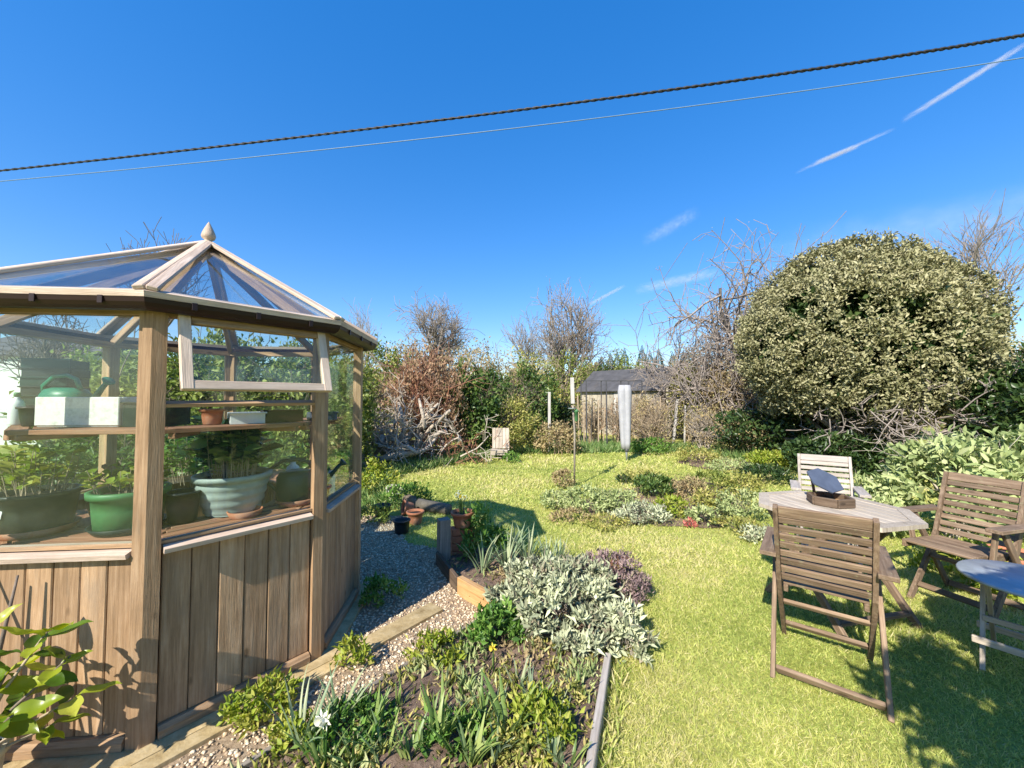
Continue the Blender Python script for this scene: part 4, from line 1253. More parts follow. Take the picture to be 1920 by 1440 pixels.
# ------------------------------------------------------------------ plants in the greenhouse
def seedlings(label, loc, r, h, n, L, mat, seed, wd=.5):
    rng = np.random.default_rng(seed)
    t = thing('pot_plant', label, 'plant', loc, 0, 'plants growing in the greenhouse')
    segs = []; P = []; D = []
    for i in range(n):
        a = rng.random() * 6.28; q = r * rng.random() ** .5
        b = np.array([q * math.cos(a), q * math.sin(a), 0]); tip = b * 1.3 + np.array([rng.normal() * .02, rng.normal() * .02, h * (.5 + .6 * rng.random())])
        segs.append((b, tip, .0025, .0015))
        for k in range(5):
            f = .4 + .6 * rng.random(); P.append(b * (1 - f) + tip * f); a2 = rng.random() * 6.28
            D.append((math.cos(a2), math.sin(a2), .2 + .5 * rng.random()))
    part('stems', twig_mesh(segs), M['twig_tan'], t)['kind'] = 'stuff'
    n = len(P)
    o = part('foliage', leaf_mesh(rng, P, D, L * (.6 + .7 * rng.random(n)), L * wd, 'oval', N=rng.normal(size=(n, 3)) * .4 + np.array([0, 0, 1.])), mat, t); o['kind'] = 'stuff'
    return t
seedlings('tall leafy seedlings growing in the dark green pot', (-2.30, 1.885, ZB + .175), .10, .22, 26, .06, LM['lime'], 1)
seedlings('yellow green pansies growing in the mid green pot', (-1.90, 1.93, ZB + .175), .12, .12, 34, .05, LM['lime'], 2, .7)
seedlings('large dark leaves growing in the ribbed bowl planter', (-1.60, 2.225, ZB + .19), .12, .30, 40, .10, LM['ivy'], 3, .75)
seedlings('tall dark leafy plant behind the ribbed bowl', (-1.72, 2.42, ZB), .12, .42, 34, .10, LM['green'], 13, .6)
seedlings('pale leafy plant by the left edge of front glass', (-2.66, 2.0, ZB), .10, .34, 22, .07, LM['lime'], 4)
seedlings('reddish seedlings behind the dark green pot', (-2.14, 2.12, ZB), .09, .28, 18, .06, LM['russet'], 5)
seedlings('dark leafy plants at the back staging', (-2.45, 3.0, ZB), .22, .34, 40, .08, LM['green'], 6)
seedlings('leafy plants on the right hand staging', (-1.35, 2.9, ZB), .15, .22, 30, .07, LM['green'], 7)

# ------------------------------------------------------------------ raised bed
bush('sage_bush', 'large grey green sage bush spilling over the corner of the bed', 'shrub', (.30, 2.56, .03), (.38, .35, .23), .13, 7000, .055, .019, LM['sage'], 41, clumps=170, spread=.05, shell=.55, zmin=-.45, stems=14, stem_mat=M['twig_pale'], lump=.2, up=.5)
bush('sage_bush', 'smaller grey sage tuft leaning onto the lawn by the edging', 'shrub', (.66, 2.33, .01), (.15, .15, .15), .08, 1100, .05, .02, LM['sage'], 42, clumps=30, spread=.10, shell=.5, zmin=-.4, stems=6, stem_mat=M['twig_pale'], up=.5)
bush('heather_bush', 'mauve brown twiggy low bush at the lawn edge behind the sage', 'shrub', (.78, 2.96, 0), (.27, .23, .21), .10, 3800, .035, .010, LM['purple'], 43, clumps=110, spread=.07, shell=.55, zmin=-.4, stems=14, stem_mat=M['twig_red'], up=.8)
CL = [  # u, v(base), n, height m, width m, grey?
    (565, 1405, 9, .30, .016, 1, .55, 'grey green spiky leaves at the left end of the bed'), (636, 1362, 10, .24, .017, 1, .3, 'upright grey green leaves beside the gravel edge'),
    (700, 1372, 9, .17, .016, 0, .25, 'dark clump of upright leaves right of the spiky grey leaves'), (830, 1395, 10, .25, .026, 0, .22, 'broad bright tulip leaves in the middle of the bed'),
    (905, 1360, 8, .20, .016, 0, .25, 'slim leaves just right of the broad tulip leaves'), (955, 1385, 8, .26, .026, 0, .35, 'broad pale tulip leaves bending to the right'),
    (1000, 1330, 8, .22, .012, 1, .25, 'thin grey leaves near the middle of the bed'), (770, 1425, 10, .15, .015, 0, .3, 'low leaves at the front of the bed below the tulips'),
    (885, 1432, 9, .17, .018, 0, .35, 'front clump of green leaves below the broad pale leaves'), (665, 1432, 10, .16, .015, 0, .4, 'front clump of leaves beside the white daffodil'),
    (1040, 1425, 10, .15, .014, 1, .3, 'low grey green leaves beside the lawn edging'), (970, 1290, 7, .15, .010, 1, .3, 'sparse thin leaves below the sage bush'),
    (745, 1330, 7, .13, .012, 0, .3, 'small clump of leaves on the bare soil'), (870, 1300, 6, .10, .012, 0, .35, 'tiny leaf clump on bare soil above the tulips')]
for i, (u, v, n, h, w, g, ln, lb) in enumerate(CL):
    p = G(u, v, .04)
    strap_clump(lb, p, int(n * 1.7), h, w * .95, 200 + i, LM['strap_grey'] if g else LM['strap'], ln)
for i, (u, v, n, h, w, g, lb) in enumerate((
    (600, 1425, 12, .20, .012, 0, 'grassy tuft left of the white daffodil'), (720, 1420, 14, .17, .012, 0, 'grassy tuft right of the white daffodil'), (790, 1395, 12, .16, .013, 0, 'pale leaves left of the broad tulip leaves'),
    (860, 1415, 12, .18, .015, 0, 'pale leaves right below the broad tulip leaves'), (930, 1415, 12, .17, .013, 1, 'grey leaves below the bending tulip leaves'), (985, 1400, 14, .17, .011, 0, 'fine leaves left of the fleshy green plant'),
    (1065, 1430, 12, .15, .012, 0, 'pale tuft at the foot of the lawn edging board'), (1045, 1375, 12, .15, .010, 1, 'fine grey leaves halfway along the lawn edging'), (1090, 1310, 10, .12, .009, 0, 'small tuft against the lawn edging below the sage'),
    (815, 1345, 10, .12, .010, 0, 'small pale tuft on bare soil right of centre'), (690, 1335, 9, .15, .012, 1, 'grey leaf tuft near the thin timber edging'), (930, 1330, 9, .12, .009, 1, 'fine grey tuft between tulips and sage'))):
    strap_clump(lb, G(u, v, .04), n, h, w, 500 + i, LM['strap_grey'] if g else LM['strap'], .38, .05)
strap_clump('white daffodil with long leaves at the bottom edge of the bed', G(610, 1450, .04), 8, .16, .015, 231, LM['strap'], .5, flowers=2, fr=.036)
strap_clump('small yellow daffodil beside the sage bush', G(925, 1262, .04), 5, .10, .010, 232, LM['strap'], .5, flowers=1, fmat=LM['petal_yellow'])
for i, (u, v, n, h, lb) in enumerate(((905, 1072, 9, .33, 'grey green daffodil leaves behind the dark edging board'), (950, 1062, 12, .36, 'tall daffodil leaves in the middle of the rear clump'), (990, 1052, 12, .34, 'daffodil leaves right of the tallest rear clump'),
                                      (1025, 1060, 12, .26, 'low arching daffodil leaves at the lawn side of the bed'), (880, 1035, 10, .30, 'dark shaded leaves beside the timber post'), (965, 1030, 10, .34, 'rear row daffodil leaves nearest the lawn shadow'), (1048, 1048, 9, .2, 'short arching leaves at the far lawn side'))):
    strap_clump(lb, G(u, v, .04), int(n * 2.2), h, .017, 260 + i, LM['strap_grey'] if i != 4 else LM['strap'], .42, .05)
strap_clump('white daffodils growing in the terracotta pot by the path', (-.47, 3.68, .40), 9, .17, .013, 281, LM['strap'], .35, .04, flowers=5, group='potted daffodils')
MN = [  # name,label,u,v,w,h,mat,n,leafpx
    ('feverfew', 'bright green leafy clump on the gravel below the greenhouse wall', 470, 1372, 110, 60, 'lime', 700, 15),
    ('weed', 'small leafy weed on the gravel at the greenhouse corner', 655, 1262, 60, 45, 'lime', 220, 13),
    ('feverfew', 'low yellow green clump at the edge of the soil bed', 812, 1262, 95, 45, 'lime', 500, 13),
    ('feverfew', 'shaded leafy clump with pale flowers on the gravel beside the wall', 715, 1142, 80, 40, 'green', 400, 11),
    ('bed_plant', 'dark green spiky clump at the left foot of the sage', 935, 1240, 95, 75, 'green', 700, 15),
    ('bed_plant', 'fleshy green leafy plant near the front lawn edging', 1010, 1432, 130, 80, 'lime', 900, 15),
    ('bed_plant', 'low green plant beneath the tulip leaves', 840, 1440, 130, 45, 'green', 600, 15),
    ('bed_plant', 'low green plant at the front left of the bed', 640, 1438, 150, 55, 'green', 700, 15),
    ('bed_plant', 'low mossy plant right of centre in the bed', 950, 1440, 90, 40, 'moss', 400, 13),
    ('bed_plant', 'tuft of pale weeds beside the lawn edging board', 1070, 1350, 60, 40, 'moss', 260, 12),
    ('bed_plant', 'leafy clump between the spiky leaves and gravel', 545, 1432, 100, 50, 'lime', 420, 14),
    ('bed_plant', 'thin weeds on the bare soil in the middle of the bed', 760, 1370, 110, 20, 'moss', 220, 10),
    ('bed_plant', 'straw coloured tuft under the sage bush', 990, 1268, 110, 30, 'tan', 320, 12),
    ('bed_plant', 'reddish brown dry tuft behind the orange edging', 975, 1110, 90, 30, 'tan', 420, 9),
    ('leafy_plant', 'dark leafy plant in the shade of the timber post', 905, 1060, 80, 90, 'green', 700, 12),
    ('leafy_plant', 'green leafy clump by the gravel end left of the pots', 705, 935, 70, 60, 'lime', 600, 8),
    ('leafy_plant', 'green clump around the black pots', 755, 960, 90, 40, 'green', 500, 8),
    ('leafy_plant', 'light green tuft under the greenhouse corner', 690, 985, 60, 30, 'hedge', 300, 8)]
for i, (nm, lb, u, v, w, h, mt, n, lp) in enumerate(MN):
    mound(nm, lb, 'plant', u, v, w, h, LM[mt], 300 + i, n=n, leafpx=lp, aspect=.45, clumps=24, spread=.16, stems=0, zmin=-.3, up=.5)
# weeds over the soil
def ground_cover():
    rng = np.random.default_rng(8)
    n = 16000; P = np.array(BED); lo, hi = P.min(0), P.max(0)
    C = lo + rng.random((260, 2)) * (hi - lo)
    Q = C[rng.integers(0, 260, n)] + rng.normal(size=(n, 2)) * .05
    dens = np.clip(1.35 - (Q[:, 1] - 1.3) * .75, .12, 1)
    k = in_poly(Q, BED) & (rng.random(n) < dens); Q = Q[k]; n = len(Q)
    D = rng.normal(size=(n, 3)) * .6 + np.array([0, 0, .6])
    o = part('ground_cover', leaf_mesh(rng, np.c_[Q, np.full(n, .045)], D, .042 * (.4 + rng.random(n)), .013, 'leaf'), LM['moss'])
    tag(o, 'scattered small weeds over the soil of the raised bed', 'weeds', kind='stuff')
    n = 9000; C = lo + rng.random((120, 2)) * (hi - lo)
    Q = C[rng.integers(0, 120, n)] + rng.normal(size=(n, 2)) * .055
    k = in_poly(Q, BED) & (rng.random(n) < np.clip(1.5 - (Q[:, 1] - 1.3) * .85, .05, 1)); Q = Q[k]; n = len(Q)
    D = rng.normal(size=(n, 3)) * .45 + np.array([0, 0, .7])
    o = part('bed_foliage', leaf_mesh(rng, np.c_[Q, np.full(n, .045)], D, .06 * (.4 + rng.random(n)), .012, 'leaf'), LM['sage_pale'])
    tag(o, 'soft grey green growth carpeting the front of the bed', 'ground cover', kind='stuff')
    # crumbs and dry litter
    n = 1800; Q = lo + rng.random((n, 2)) * (hi - lo); Q = Q[in_poly(Q, BED)]; n = len(Q)
    o = part('leaf_litter', leaf_mesh(rng, np.c_[Q, np.full(n, .062)], rng.normal(size=(n, 3)) * np.array([1, 1, .25]), .03 * (.4 + rng.random(n)), .008, 'leaf'), LM['tan'])
    tag(o, 'dry brown litter scattered over the bed', 'litter', kind='stuff')
ground_cover()

# ------------------------------------------------------------------ island bed in the lawn
IS = [('dark green low shrub in the lawn bed', 1232, 935, 80, 46, 'ivy', 1300, 8), ('rusty brown small shrub right of the dark one in the lawn bed', 1292, 935, 70, 42, 'tan', 800, 7),
      ('small brown shrub at the foot of the feeder pole', 1058, 918, 40, 40, 'tan', 500, 6), ('pale grey lamb ear like plant below the feeder pole', 1100, 965, 90, 50, 'sage_pale', 1100, 8),
      ('pale green flowering plant left of the feeder pole', 1042, 958, 50, 40, 'sage_pale', 500, 7), ('pale sage mound in the middle front of the lawn bed', 1160, 962, 80, 46, 'sage_pale', 900, 8),
      ('low grey mound at the front of the lawn bed', 1215, 985, 95, 36, 'sage', 900, 8), ('yellow green tuft at the front edge of the lawn bed', 1140, 995, 80, 24, 'moss', 500, 7),
      ('bright tuft right of the grey mound', 1265, 972, 70, 40, 'lime', 500, 8), ('pinkish seedling at the front edge of the lawn bed', 1297, 992, 22, 18, 'pink', 90, 6),
      ('pale green clump beside the pinkish seedling', 1328, 990, 55, 38, 'sage_pale', 500, 8), ('grassy tuft behind the pinkish seedling', 1345, 965, 70, 45, 'moss', 700, 8),
      ('leafy clump left of the octagonal table', 1405, 985, 80, 65, 'sage_pale', 800, 9), ('yellow green mound near the table edge', 1392, 1008, 90, 30, 'moss', 500, 8),
      ('low green mound behind the dark shrub in the lawn bed', 1215, 905, 80, 22, 'moss', 500, 6), ('green mound behind the rusty shrub', 1345, 925, 90, 40, 'hedge', 700, 7),
      ('pale mound at the back right of the lawn bed', 1405, 935, 80, 48, 'moss', 700, 7), ('dark low plant at the back of the lawn bed edge', 1172, 908, 24, 18, 'dark', 180, 6),
      ('straw tuft in the left front of the lawn bed', 1075, 985, 70, 26, 'tan', 400, 7), ('small grey tuft at the front right of the bed', 1430, 1020, 60, 30, 'sage', 400, 8),
      ('added dark evergreen mound making the shadow between lawn bed and far chair', 1452, 912, 90, 42, 'dark', 1500, 7)]  # last mound is an added plant, put in to make a dark shadow
for i, (lb, u, v, w, h, mt, n, lp) in enumerate(IS):
    mound('bed_plant', lb, 'plant', u, v, w, h * .78, LM[mt], 400 + i, n=n, leafpx=lp, aspect=.42, clumps=30, spread=.15, stems=3, zmin=-.3, up=.5, group='plants in the lawn bed')

# ------------------------------------------------------------------ shrubs by the table
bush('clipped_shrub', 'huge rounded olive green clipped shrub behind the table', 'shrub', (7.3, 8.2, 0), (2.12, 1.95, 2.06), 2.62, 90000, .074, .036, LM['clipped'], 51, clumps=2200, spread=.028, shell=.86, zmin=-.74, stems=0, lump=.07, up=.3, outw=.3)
def under_branches():
    rng = np.random.default_rng(52)
    t = [o for o in bpy.data.objects if o.name.startswith('clipped_shrub')][0]
    segs = []
    for i in range(9):
        a = rng.random() * 6.28
        d = np.array([math.cos(a) * .8, math.sin(a) * .8, .9])
        grow(rng, (rng.normal() * .2, rng.normal() * .2, 0), d, 1.7, .075, 3, (4, 5, 4), .8, .2, .55, .08, 5, .009, segs)
    part('branches', twig_mesh(segs, 5), M['bark_grey'], t)['kind'] = 'stuff'
    segs = []
    for i in range(8):
        grow(rng, (-.9 + rng.random() * 1.6, -1.5 - .3 * rng.random(), 1.0 + .5 * rng.random()), rng.normal(size=3) * np.array([1, .4, .6]), .5, .013, 2, (3, 3), .9, .3, .6, 0, 4, .006, segs)
    part('bare_twigs', twig_mesh(segs, 4), M['bark_grey'], t)['kind'] = 'stuff'
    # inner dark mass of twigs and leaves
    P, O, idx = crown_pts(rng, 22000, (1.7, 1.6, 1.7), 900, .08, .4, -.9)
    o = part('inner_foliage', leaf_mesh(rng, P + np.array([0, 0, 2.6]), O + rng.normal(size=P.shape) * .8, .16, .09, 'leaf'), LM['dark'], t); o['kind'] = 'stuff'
under_branches()
bush('phlomis_bush', 'pale grey green large-leaved bush behind the dark chair', 'shrub', (4.75, 4.15, 0), (.62, .55, .52), .52, 3000, .10, .038, LM['sage_pale'], 53, clumps=110, spread=.11, shape='oval', shell=.5, stems=10, stem_mat=M['twig_pale'], up=.4)
bush('phlomis_bush', 'lower pale leafy bush left of the taller pale one', 'shrub', (3.9, 4.35, 0), (.42, .40, .30), .28, 1700, .085, .032, LM['sage_pale'], 54, clumps=70, spread=.12, shape='oval', shell=.5, stems=8, stem_mat=M['twig_pale'], up=.4)
bush('phlomis_bush', 'pale leafy bush at the right edge of the view', 'shrub', (5.5, 4.0, 0), (.5, .5, .55), .55, 2400, .10, .038, LM['sage_pale'], 55, clumps=90, spread=.11, shape='oval', shell=.5, stems=8, stem_mat=M['twig_pale'], up=.4)
bush('low_plant', 'bright green plant beneath the dark chair by the border', 'plant', (3.75, 3.15, 0), (.4, .3, .16), .1, 800, .07, .03, LM['lime'], 56, clumps=40, spread=.14, stems=0, up=.4)
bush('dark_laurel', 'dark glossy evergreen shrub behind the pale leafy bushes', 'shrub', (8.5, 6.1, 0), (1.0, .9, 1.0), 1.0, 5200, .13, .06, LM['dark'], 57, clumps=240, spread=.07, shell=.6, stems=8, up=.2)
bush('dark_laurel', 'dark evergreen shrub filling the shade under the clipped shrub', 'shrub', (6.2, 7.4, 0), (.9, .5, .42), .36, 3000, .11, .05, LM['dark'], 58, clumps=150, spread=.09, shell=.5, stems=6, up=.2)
bush('dark_laurel', 'added dark evergreen mass standing in for shade in the hollow behind the clipped shrub trunk', 'shrub', (7.4, 9.4, 0), (2.2, .8, .8), .7, 5200, .13, .06, LM['dark'], 61, clumps=240, spread=.09, shell=.4, stems=6, up=.2)  # added: dark leaves stand in for the deep shade below the crown
bush('dark_laurel', 'dark tall evergreen at the far right behind the clipped shrub', 'shrub', (11.0, 8.2, 0), (1.2, 1.2, 1.3), 1.3, 4200, .14, .065, LM['dark'], 59, clumps=200, spread=.07, shell=.6, stems=6, up=.2)
# shrub just right of the viewer: its leaves shade the small round table
bush('shading_shrub', 'leafy evergreen shrub whose shade covers the small round table', 'shrub', (1.85, .28, 0), (1.0, .40, .85), 1.46, 10000, .085, .04, LM['green'], 60, clumps=130, spread=.06, shell=.45, zmin=-.9, stems=0, up=.2)
sh_ = [o for o in bpy.data.objects if o.name.startswith('shading_shrub')][0]
for dx, dy in ((-.5, 0), (0, .05), (.45, -.05)):
    tube('stem', [(dx * .2, dy, 0), (dx * .5, dy, .6), (dx, dy, 1.3)], [.03, .024, .012], M['bark'], sh_, 7)

# ------------------------------------------------------------------ far lawn edge and background
def long_grass(name, label, poly, n, L, seed, mat):
    rng = np.random.default_rng(seed)
    P = np.array(poly); lo, hi = P.min(0), P.max(0)
    Q = lo + rng.random((n * 3, 2)) * (hi - lo); Q = Q[in_poly(Q, poly)][:n]; n = len(Q)
    D = rng.normal(size=(n, 3)) * np.array([.5, .5, .1]) + np.array([0, 0, .8])
    o = part(name, leaf_mesh(rng, np.c_[Q, np.zeros(n)], D, L * (.4 + .9 * rng.random(n)), L * .12, 'blade'), mat)
    tag(o, label, 'grass', kind='stuff')
long_grass('edge_grass', 'longer uncut grass against the lawn side of the edging board', [(.55, 2.2), (.64, 2.15), (.12, .9), (.05, .9)], 900, .07, 605, M['grass'])
long_grass('edge_grass', 'uncut grass at the foot of the furniture in the shade', [(2.1, 2.5), (2.6, 2.3), (2.9, 3.2), (2.2, 3.2)], 1500, .055, 606, M['grass'])
def gp(*uv): return [tuple(G(u, v)[:2]) for u, v in uv]
long_grass('long_grass', 'longer bluish grass along the left edge of the lawn', gp((640, 930), (720, 905), (760, 890), (900, 862), (1000, 850), (1000, 843), (880, 848), (760, 868), (660, 900)), 9000, .20, 601, M['grass_long'])
long_grass('long_grass', 'green verge along the far end of the lawn', gp((990, 852), (1180, 850), (1290, 850), (1440, 872), (1480, 868), (1400, 845), (1200, 836), (990, 836)), 9000, .22, 602, M['grass_long'])
long_grass('long_grass', 'rough grass under the hedge behind the greenhouse', [(-7, 4.0), (-3.2, 4.8), (-1.4, 5.2), (-2.4, 7.2), (-8, 8)], 9000, .18, 603, M['grass_long'])

def far_bush(name, label, u, vb, vt, wpx, mat, seed, n=3000, leaf=.10, depth=None, group=None, **kw):
    b = G(u, vb) if depth is None else Vector((W(u, 745, depth).x, depth, 0))
    s = b.y / 720; top = W(u, vt, b.y).z; r = wpx * .5 * s
    kw.setdefault('stems', 8)
    kw.setdefault('clumps', 130); kw.setdefault('spread', .10); kw.setdefault('shell', .55)
    return bush(name, label, 'shrub', b, (r, r * .8, top * .56), top * .46, n, leaf, leaf * .48, mat, seed, group=group, **kw)
# hedge behind the greenhouse
HB = [(-7.0, 6.6, 2.2), (-5.9, 6.5, 2.38), (-4.7, 6.6, 2.42), (-3.6, 6.9, 2.25), (-6.9, 8.6, 2.6), (-4.6, 8.8, 2.65)]
HL = ['leftmost yellow green hedge shrub behind the greenhouse', 'middle hedge shrub seen through the greenhouse', 'hedge shrub seen through the opening window', 'hedge shrub just right of the greenhouse post', 'taller hedge shrub in the back row at left', 'taller hedge shrub in the back row near the finial']
for i, (x, y, h) in enumerate(HB):
    bush('hedge_shrub', HL[i], 'shrub', (x, y, 0), (.95, .8, h * .55), h * .47, 5200, .10, .05, LM['hedge'], 700 + i, clumps=170, spread=.10, shell=.6, stems=8, group='hedge behind the greenhouse')
bush('hedge_shrub', 'dark low hedge growth at the foot of the hedge', 'shrub', (-5.0, 5.5, 0), (2.2, .5, .5), .45, 5000, .10, .05, LM['ivy'], 720, clumps=200, spread=.08, shell=.5, stems=6)
# border left of the lawn
far_bush('dogwood', 'orange red twiggy dogwood behind the dead wood pile', 800, 855, 662, 160, LM['russet'], 731, n=5200, leaf=.10, stems=26, stem_mat=M['twig_red'], up=1.2, clumps=260, spread=.06, shell=.4)
far_bush('ivy_bush', 'dark glossy ivy bush in the middle of the border', 885, 850, 690, 105, LM['ivy'], 732, n=5200, leaf=.13, lump=.2)
far_bush('ivy_bush', 'dark ivy covered bush left of the pale post', 985, 845, 692, 120, LM['ivy'], 733, n=5200, leaf=.13, depth=12.4, lump=.2)
far_bush('ivy_bush', 'low black green ivy bush right of the pale upright post', 1050, 842, 757, 70, LM['dark'], 734, n=2600, leaf=.12, depth=13.6)
far_bush('rounded_bush', 'rounded olive bush at the end of the lawn', 952, 848, 748, 118, LM['moss'], 735, n=3600, leaf=.09, stem_mat=M['twig_tan'], stems=16)
far_bush('rounded_bush', 'low straw coloured bush beside the pale post', 1045, 852, 795, 80, LM['tan'], 736, n=1800, leaf=.08, stem_mat=M['twig_tan'])
far_bush('scrub_bush', 'olive scrub bush above the dead wood pile', 715, 850, 655, 140, LM['hedge'], 737, n=4200, leaf=.11, depth=11.5, stem_mat=M['twig_tan'])
far_bush('scrub_bush', 'light green bush seen beside the greenhouse corner post', 655, 905, 672, 90, LM['hedge'], 738, n=3600, leaf=.09, depth=7.8)
far_bush('scrub_bush', 'tan scrub behind the dogwood', 770, 850, 650, 150, LM['tan'], 739, n=3800, leaf=.12, depth=15, stem_mat=M['twig_tan'], stems=18)
far_bush('scrub_bush', 'straw coloured scrub behind the ivy bush', 890, 850, 648, 150, LM['tan'], 740, n=3800, leaf=.12, depth=16.5, stem_mat=M['twig_tan'], stems=18)
far_bush('scrub_bush', 'yellowish scrub left of the shed', 980, 850, 660, 150, LM['moss'], 741, n=3600, leaf=.13, depth=17.5, stem_mat=M['twig_tan'], stems=16)
far_bush('scrub_bush', 'olive scrub directly left of the shed roof', 1070, 850, 668, 110, LM['hedge'], 742, n=3400, leaf=.13, depth=18.5, stem_mat=M['twig_tan'])
far_bush('scrub_bush', 'green scrub behind the shed roof', 1160, 850, 668, 130, LM['hedge'], 743, n=3400, leaf=.14, depth=22)
far_bush('scrub_bush', 'tan thicket right of the shed', 1310, 850, 660, 130, LM['tan'], 744, n=4200, leaf=.10, depth=14.5, stem_mat=M['twig_tan'], stems=20)
far_bush('scrub_bush', 'straw coloured thicket left of the clipped shrub', 1375, 852, 680, 120, LM['tan'], 745, n=3800, leaf=.10, depth=12.2, stem_mat=M['twig_tan'], stems=20)
far_bush('scrub_bush', 'olive bush between shed and thicket', 1290, 846, 690, 70, LM['moss'], 746, n=2200, leaf=.10, depth=13.0, stem_mat=M['twig_tan'])
far_bush('scrub_bush', 'low tan growth below the clipped shrub at left', 1405, 862, 770, 110, LM['tan'], 747, n=2400, leaf=.08, depth=9.9, stem_mat=M['twig_tan'], stems=14)
far_bush('raspberry_canes', 'brown dead stems in front of the shed door', 1225, 846, 752, 70, LM['tan'], 748, n=500, leaf=.08, stem_mat=M['twig_tan'], stems=30, clumps=60)
far_bush('raspberry_canes', 'brown raspberry stems in front of the shed wall', 1165, 842, 755, 80, LM['russet'], 749, n=400, leaf=.08, stem_mat=M['twig_tan'], stems=40, clumps=60, depth=12)
far_bush('raspberry_canes', 'brown stems at the left end of the shed wall', 1112, 842, 752, 80, LM['tan'], 771, n=500, leaf=.08, stem_mat=M['twig_tan'], stems=36, clumps=60, depth=12.6)
far_bush('raspberry_canes', 'tall dry stems between the airer and the leaning stake', 1205, 842, 742, 60, LM['tan'], 772, n=500, leaf=.08, stem_mat=M['twig_tan'], stems=36, clumps=60, depth=11.4)
far_bush('raspberry_canes', 'pale dry stems right of the leaning stake', 1318, 850, 760, 80, LM['tan'], 750, n=600, leaf=.07, stem_mat=M['twig_pale'], stems=30, clumps=60)
far_bush('green_clump', 'bright green clump at the end of the lawn by the airer', 1215, 852, 822, 70, LM['green'], 751, n=900, leaf=.07, stems=0)
far_bush('green_clump', 'yellow green clump behind the lawn bed', 1310, 868, 838, 80, LM['moss'], 752, n=900, leaf=.06, stems=0)
far_bush('green_clump', 'bright lime grass clump left of the far chair', 1450, 876, 848, 90, LM['lime'], 753, n=1200, leaf=.07, stems=0)
far_bush('green_clump', 'pale pink tinged clump behind the lawn bed', 1370, 886, 862, 80, LM['sage_pale'], 754, n=800, leaf=.05, stems=0)
far_bush('green_clump', 'small dark clump beside the low pale chair', 960, 868, 848, 30, LM['green'], 755, n=300, leaf=.05, stems=0)
for i, u in enumerate((1500, 1640, 1780, 1890)):
    bush('back_hedge', ('left', 'middle left', 'middle right', 'right')[i] + ' brown hedge shrub behind the clipped shrub', 'shrub', Vector((W(u, 745, 14).x, 14 - i * .5, 0)), (1.9, 1.2, 1.9), 1.6, 3600, .14, .06, LM['tan'], 760 + i, clumps=160, spread=.09, stems=14, stem_mat=M['twig_tan'], group='hedge behind the clipped shrub')

# tangle of dead wood
def dead_wood():
    rng = np.random.default_rng(801)
    t = thing('dead_wood_pile', 'grey gnarled tangle of dead branches at the left border', 'wood pile', G(745, 872))
    for i in range(16):
        a = rng.random() * 6.28
        p = np.array([rng.normal() * .55, .2 + rng.normal() * .3, .05 + rng.random() * .4]); d = unit(np.array([math.cos(a), math.sin(a) * .5, .6 + .6 * rng.random()]))
        pts = [p]; rads = [.06 + .05 * rng.random()]
        for k in range(6):
            d = unit(d + rng.normal(size=3) * .45); pts.append(pts[-1] + d * .24); rads.append(rads[-1] * .86)
            pts[-1][2] = max(.05, min(1.6, pts[-1][2]))
        tube('branch', pts, rads, M['deadwood'], t, 7)
    segs = []
    for i in range(34):
        grow(rng, (rng.normal() * .6, .3 + rng.normal() * .3, .1 + rng.random() * .7), rng.normal(size=3) * np.array([1, .6, .7]) + np.array([0, 0, .4]), .8, .022, 2, (4, 4), .9, .3, .6, .0, 4, .007, segs)
    part('twigs', twig_mesh(segs, 4), M['twig_pale'], t)['kind'] = 'stuff'
    t2 = thing('twig_heap', 'low reddish brown heap of twigs beside the dead wood', 'twig heap', G(815, 866))
    segs = []
    for i in range(40):
        grow(rng, (rng.normal() * .5, .2 + rng.normal() * .3, .02), rng.normal(size=3) * np.array([1, .7, .3]) + np.array([0, 0, .7]), .55, .012, 2, (4, 3), .8, .25, .6, 0, 3, .006, segs)
    part('twigs', twig_mesh(segs, 3), M['twig_red'], t2)['kind'] = 'stuff'
dead_wood()

# ------------------------------------------------------------------ trees
def tree_at(label, u, vt, depth, wpx, seed, mat, **kw):
    b = Vector((W(u, 745, depth).x, depth, 0)); h = W(u, vt, depth).z
    return bare_tree(label, b, h, wpx * depth / 720, seed, mat, **kw)
tree_at('rounded leafless tree on the skyline left of centre', 818, 566, 24, 125, 901, M['bark_grey'], rmin=.012, forks=6, spread=.8, up=.06, trunk=.2, clear=.36, kids=(6, 6, 6, 5))
tree_at('dense twiggy leafless tree on the skyline left of the shed', 1062, 552, 20, 125, 902, M['bark_grey'], rmin=.011, forks=6, kids=(7, 6, 6, 5), trunk=.18, clear=.18, leaf=LM['tan'], nleaf=2500, lsize=.07)
tree_at('gnarled lichen grey apple tree behind the clipped shrub', 1400, 480, 13, 300, 903, M['bark_grey'], leader=True, fz=.65, kmax=1.1, kmin=.8, rmin=.009, forks=9, kids=(8, 7, 6, 4), trunk=.17, spread=1.0, wob=.3, clear=.2, up=.0, leaf=LM['tan'], nleaf=1800, lsize=.05)
tree_at('low gnarled apple tree reaching left over the thicket', 1372, 610, 12.5, 120, 913, M['bark_grey'], leader=False, fz=.6, kmax=1.1, kmin=.55, rmin=.007, forks=8, kids=(6, 6, 5, 4), trunk=.12, spread=.95, wob=.28, clear=.2, up=.0)
tree_at('thin leafless tree at the right edge of the sky', 1885, 405, 17, 190, 904, M['bark_grey'], rmin=.010, forks=4, kids=(6, 5, 5, 4), trunk=.15, spread=.55, clear=.3)
tree_at('faint leafless tree top above the clipped shrub', 1810, 425, 19, 130, 914, M['bark_grey'], rmin=.010, forks=4, kids=(5, 5, 5, 4), trunk=.13, spread=.55, clear=.3)
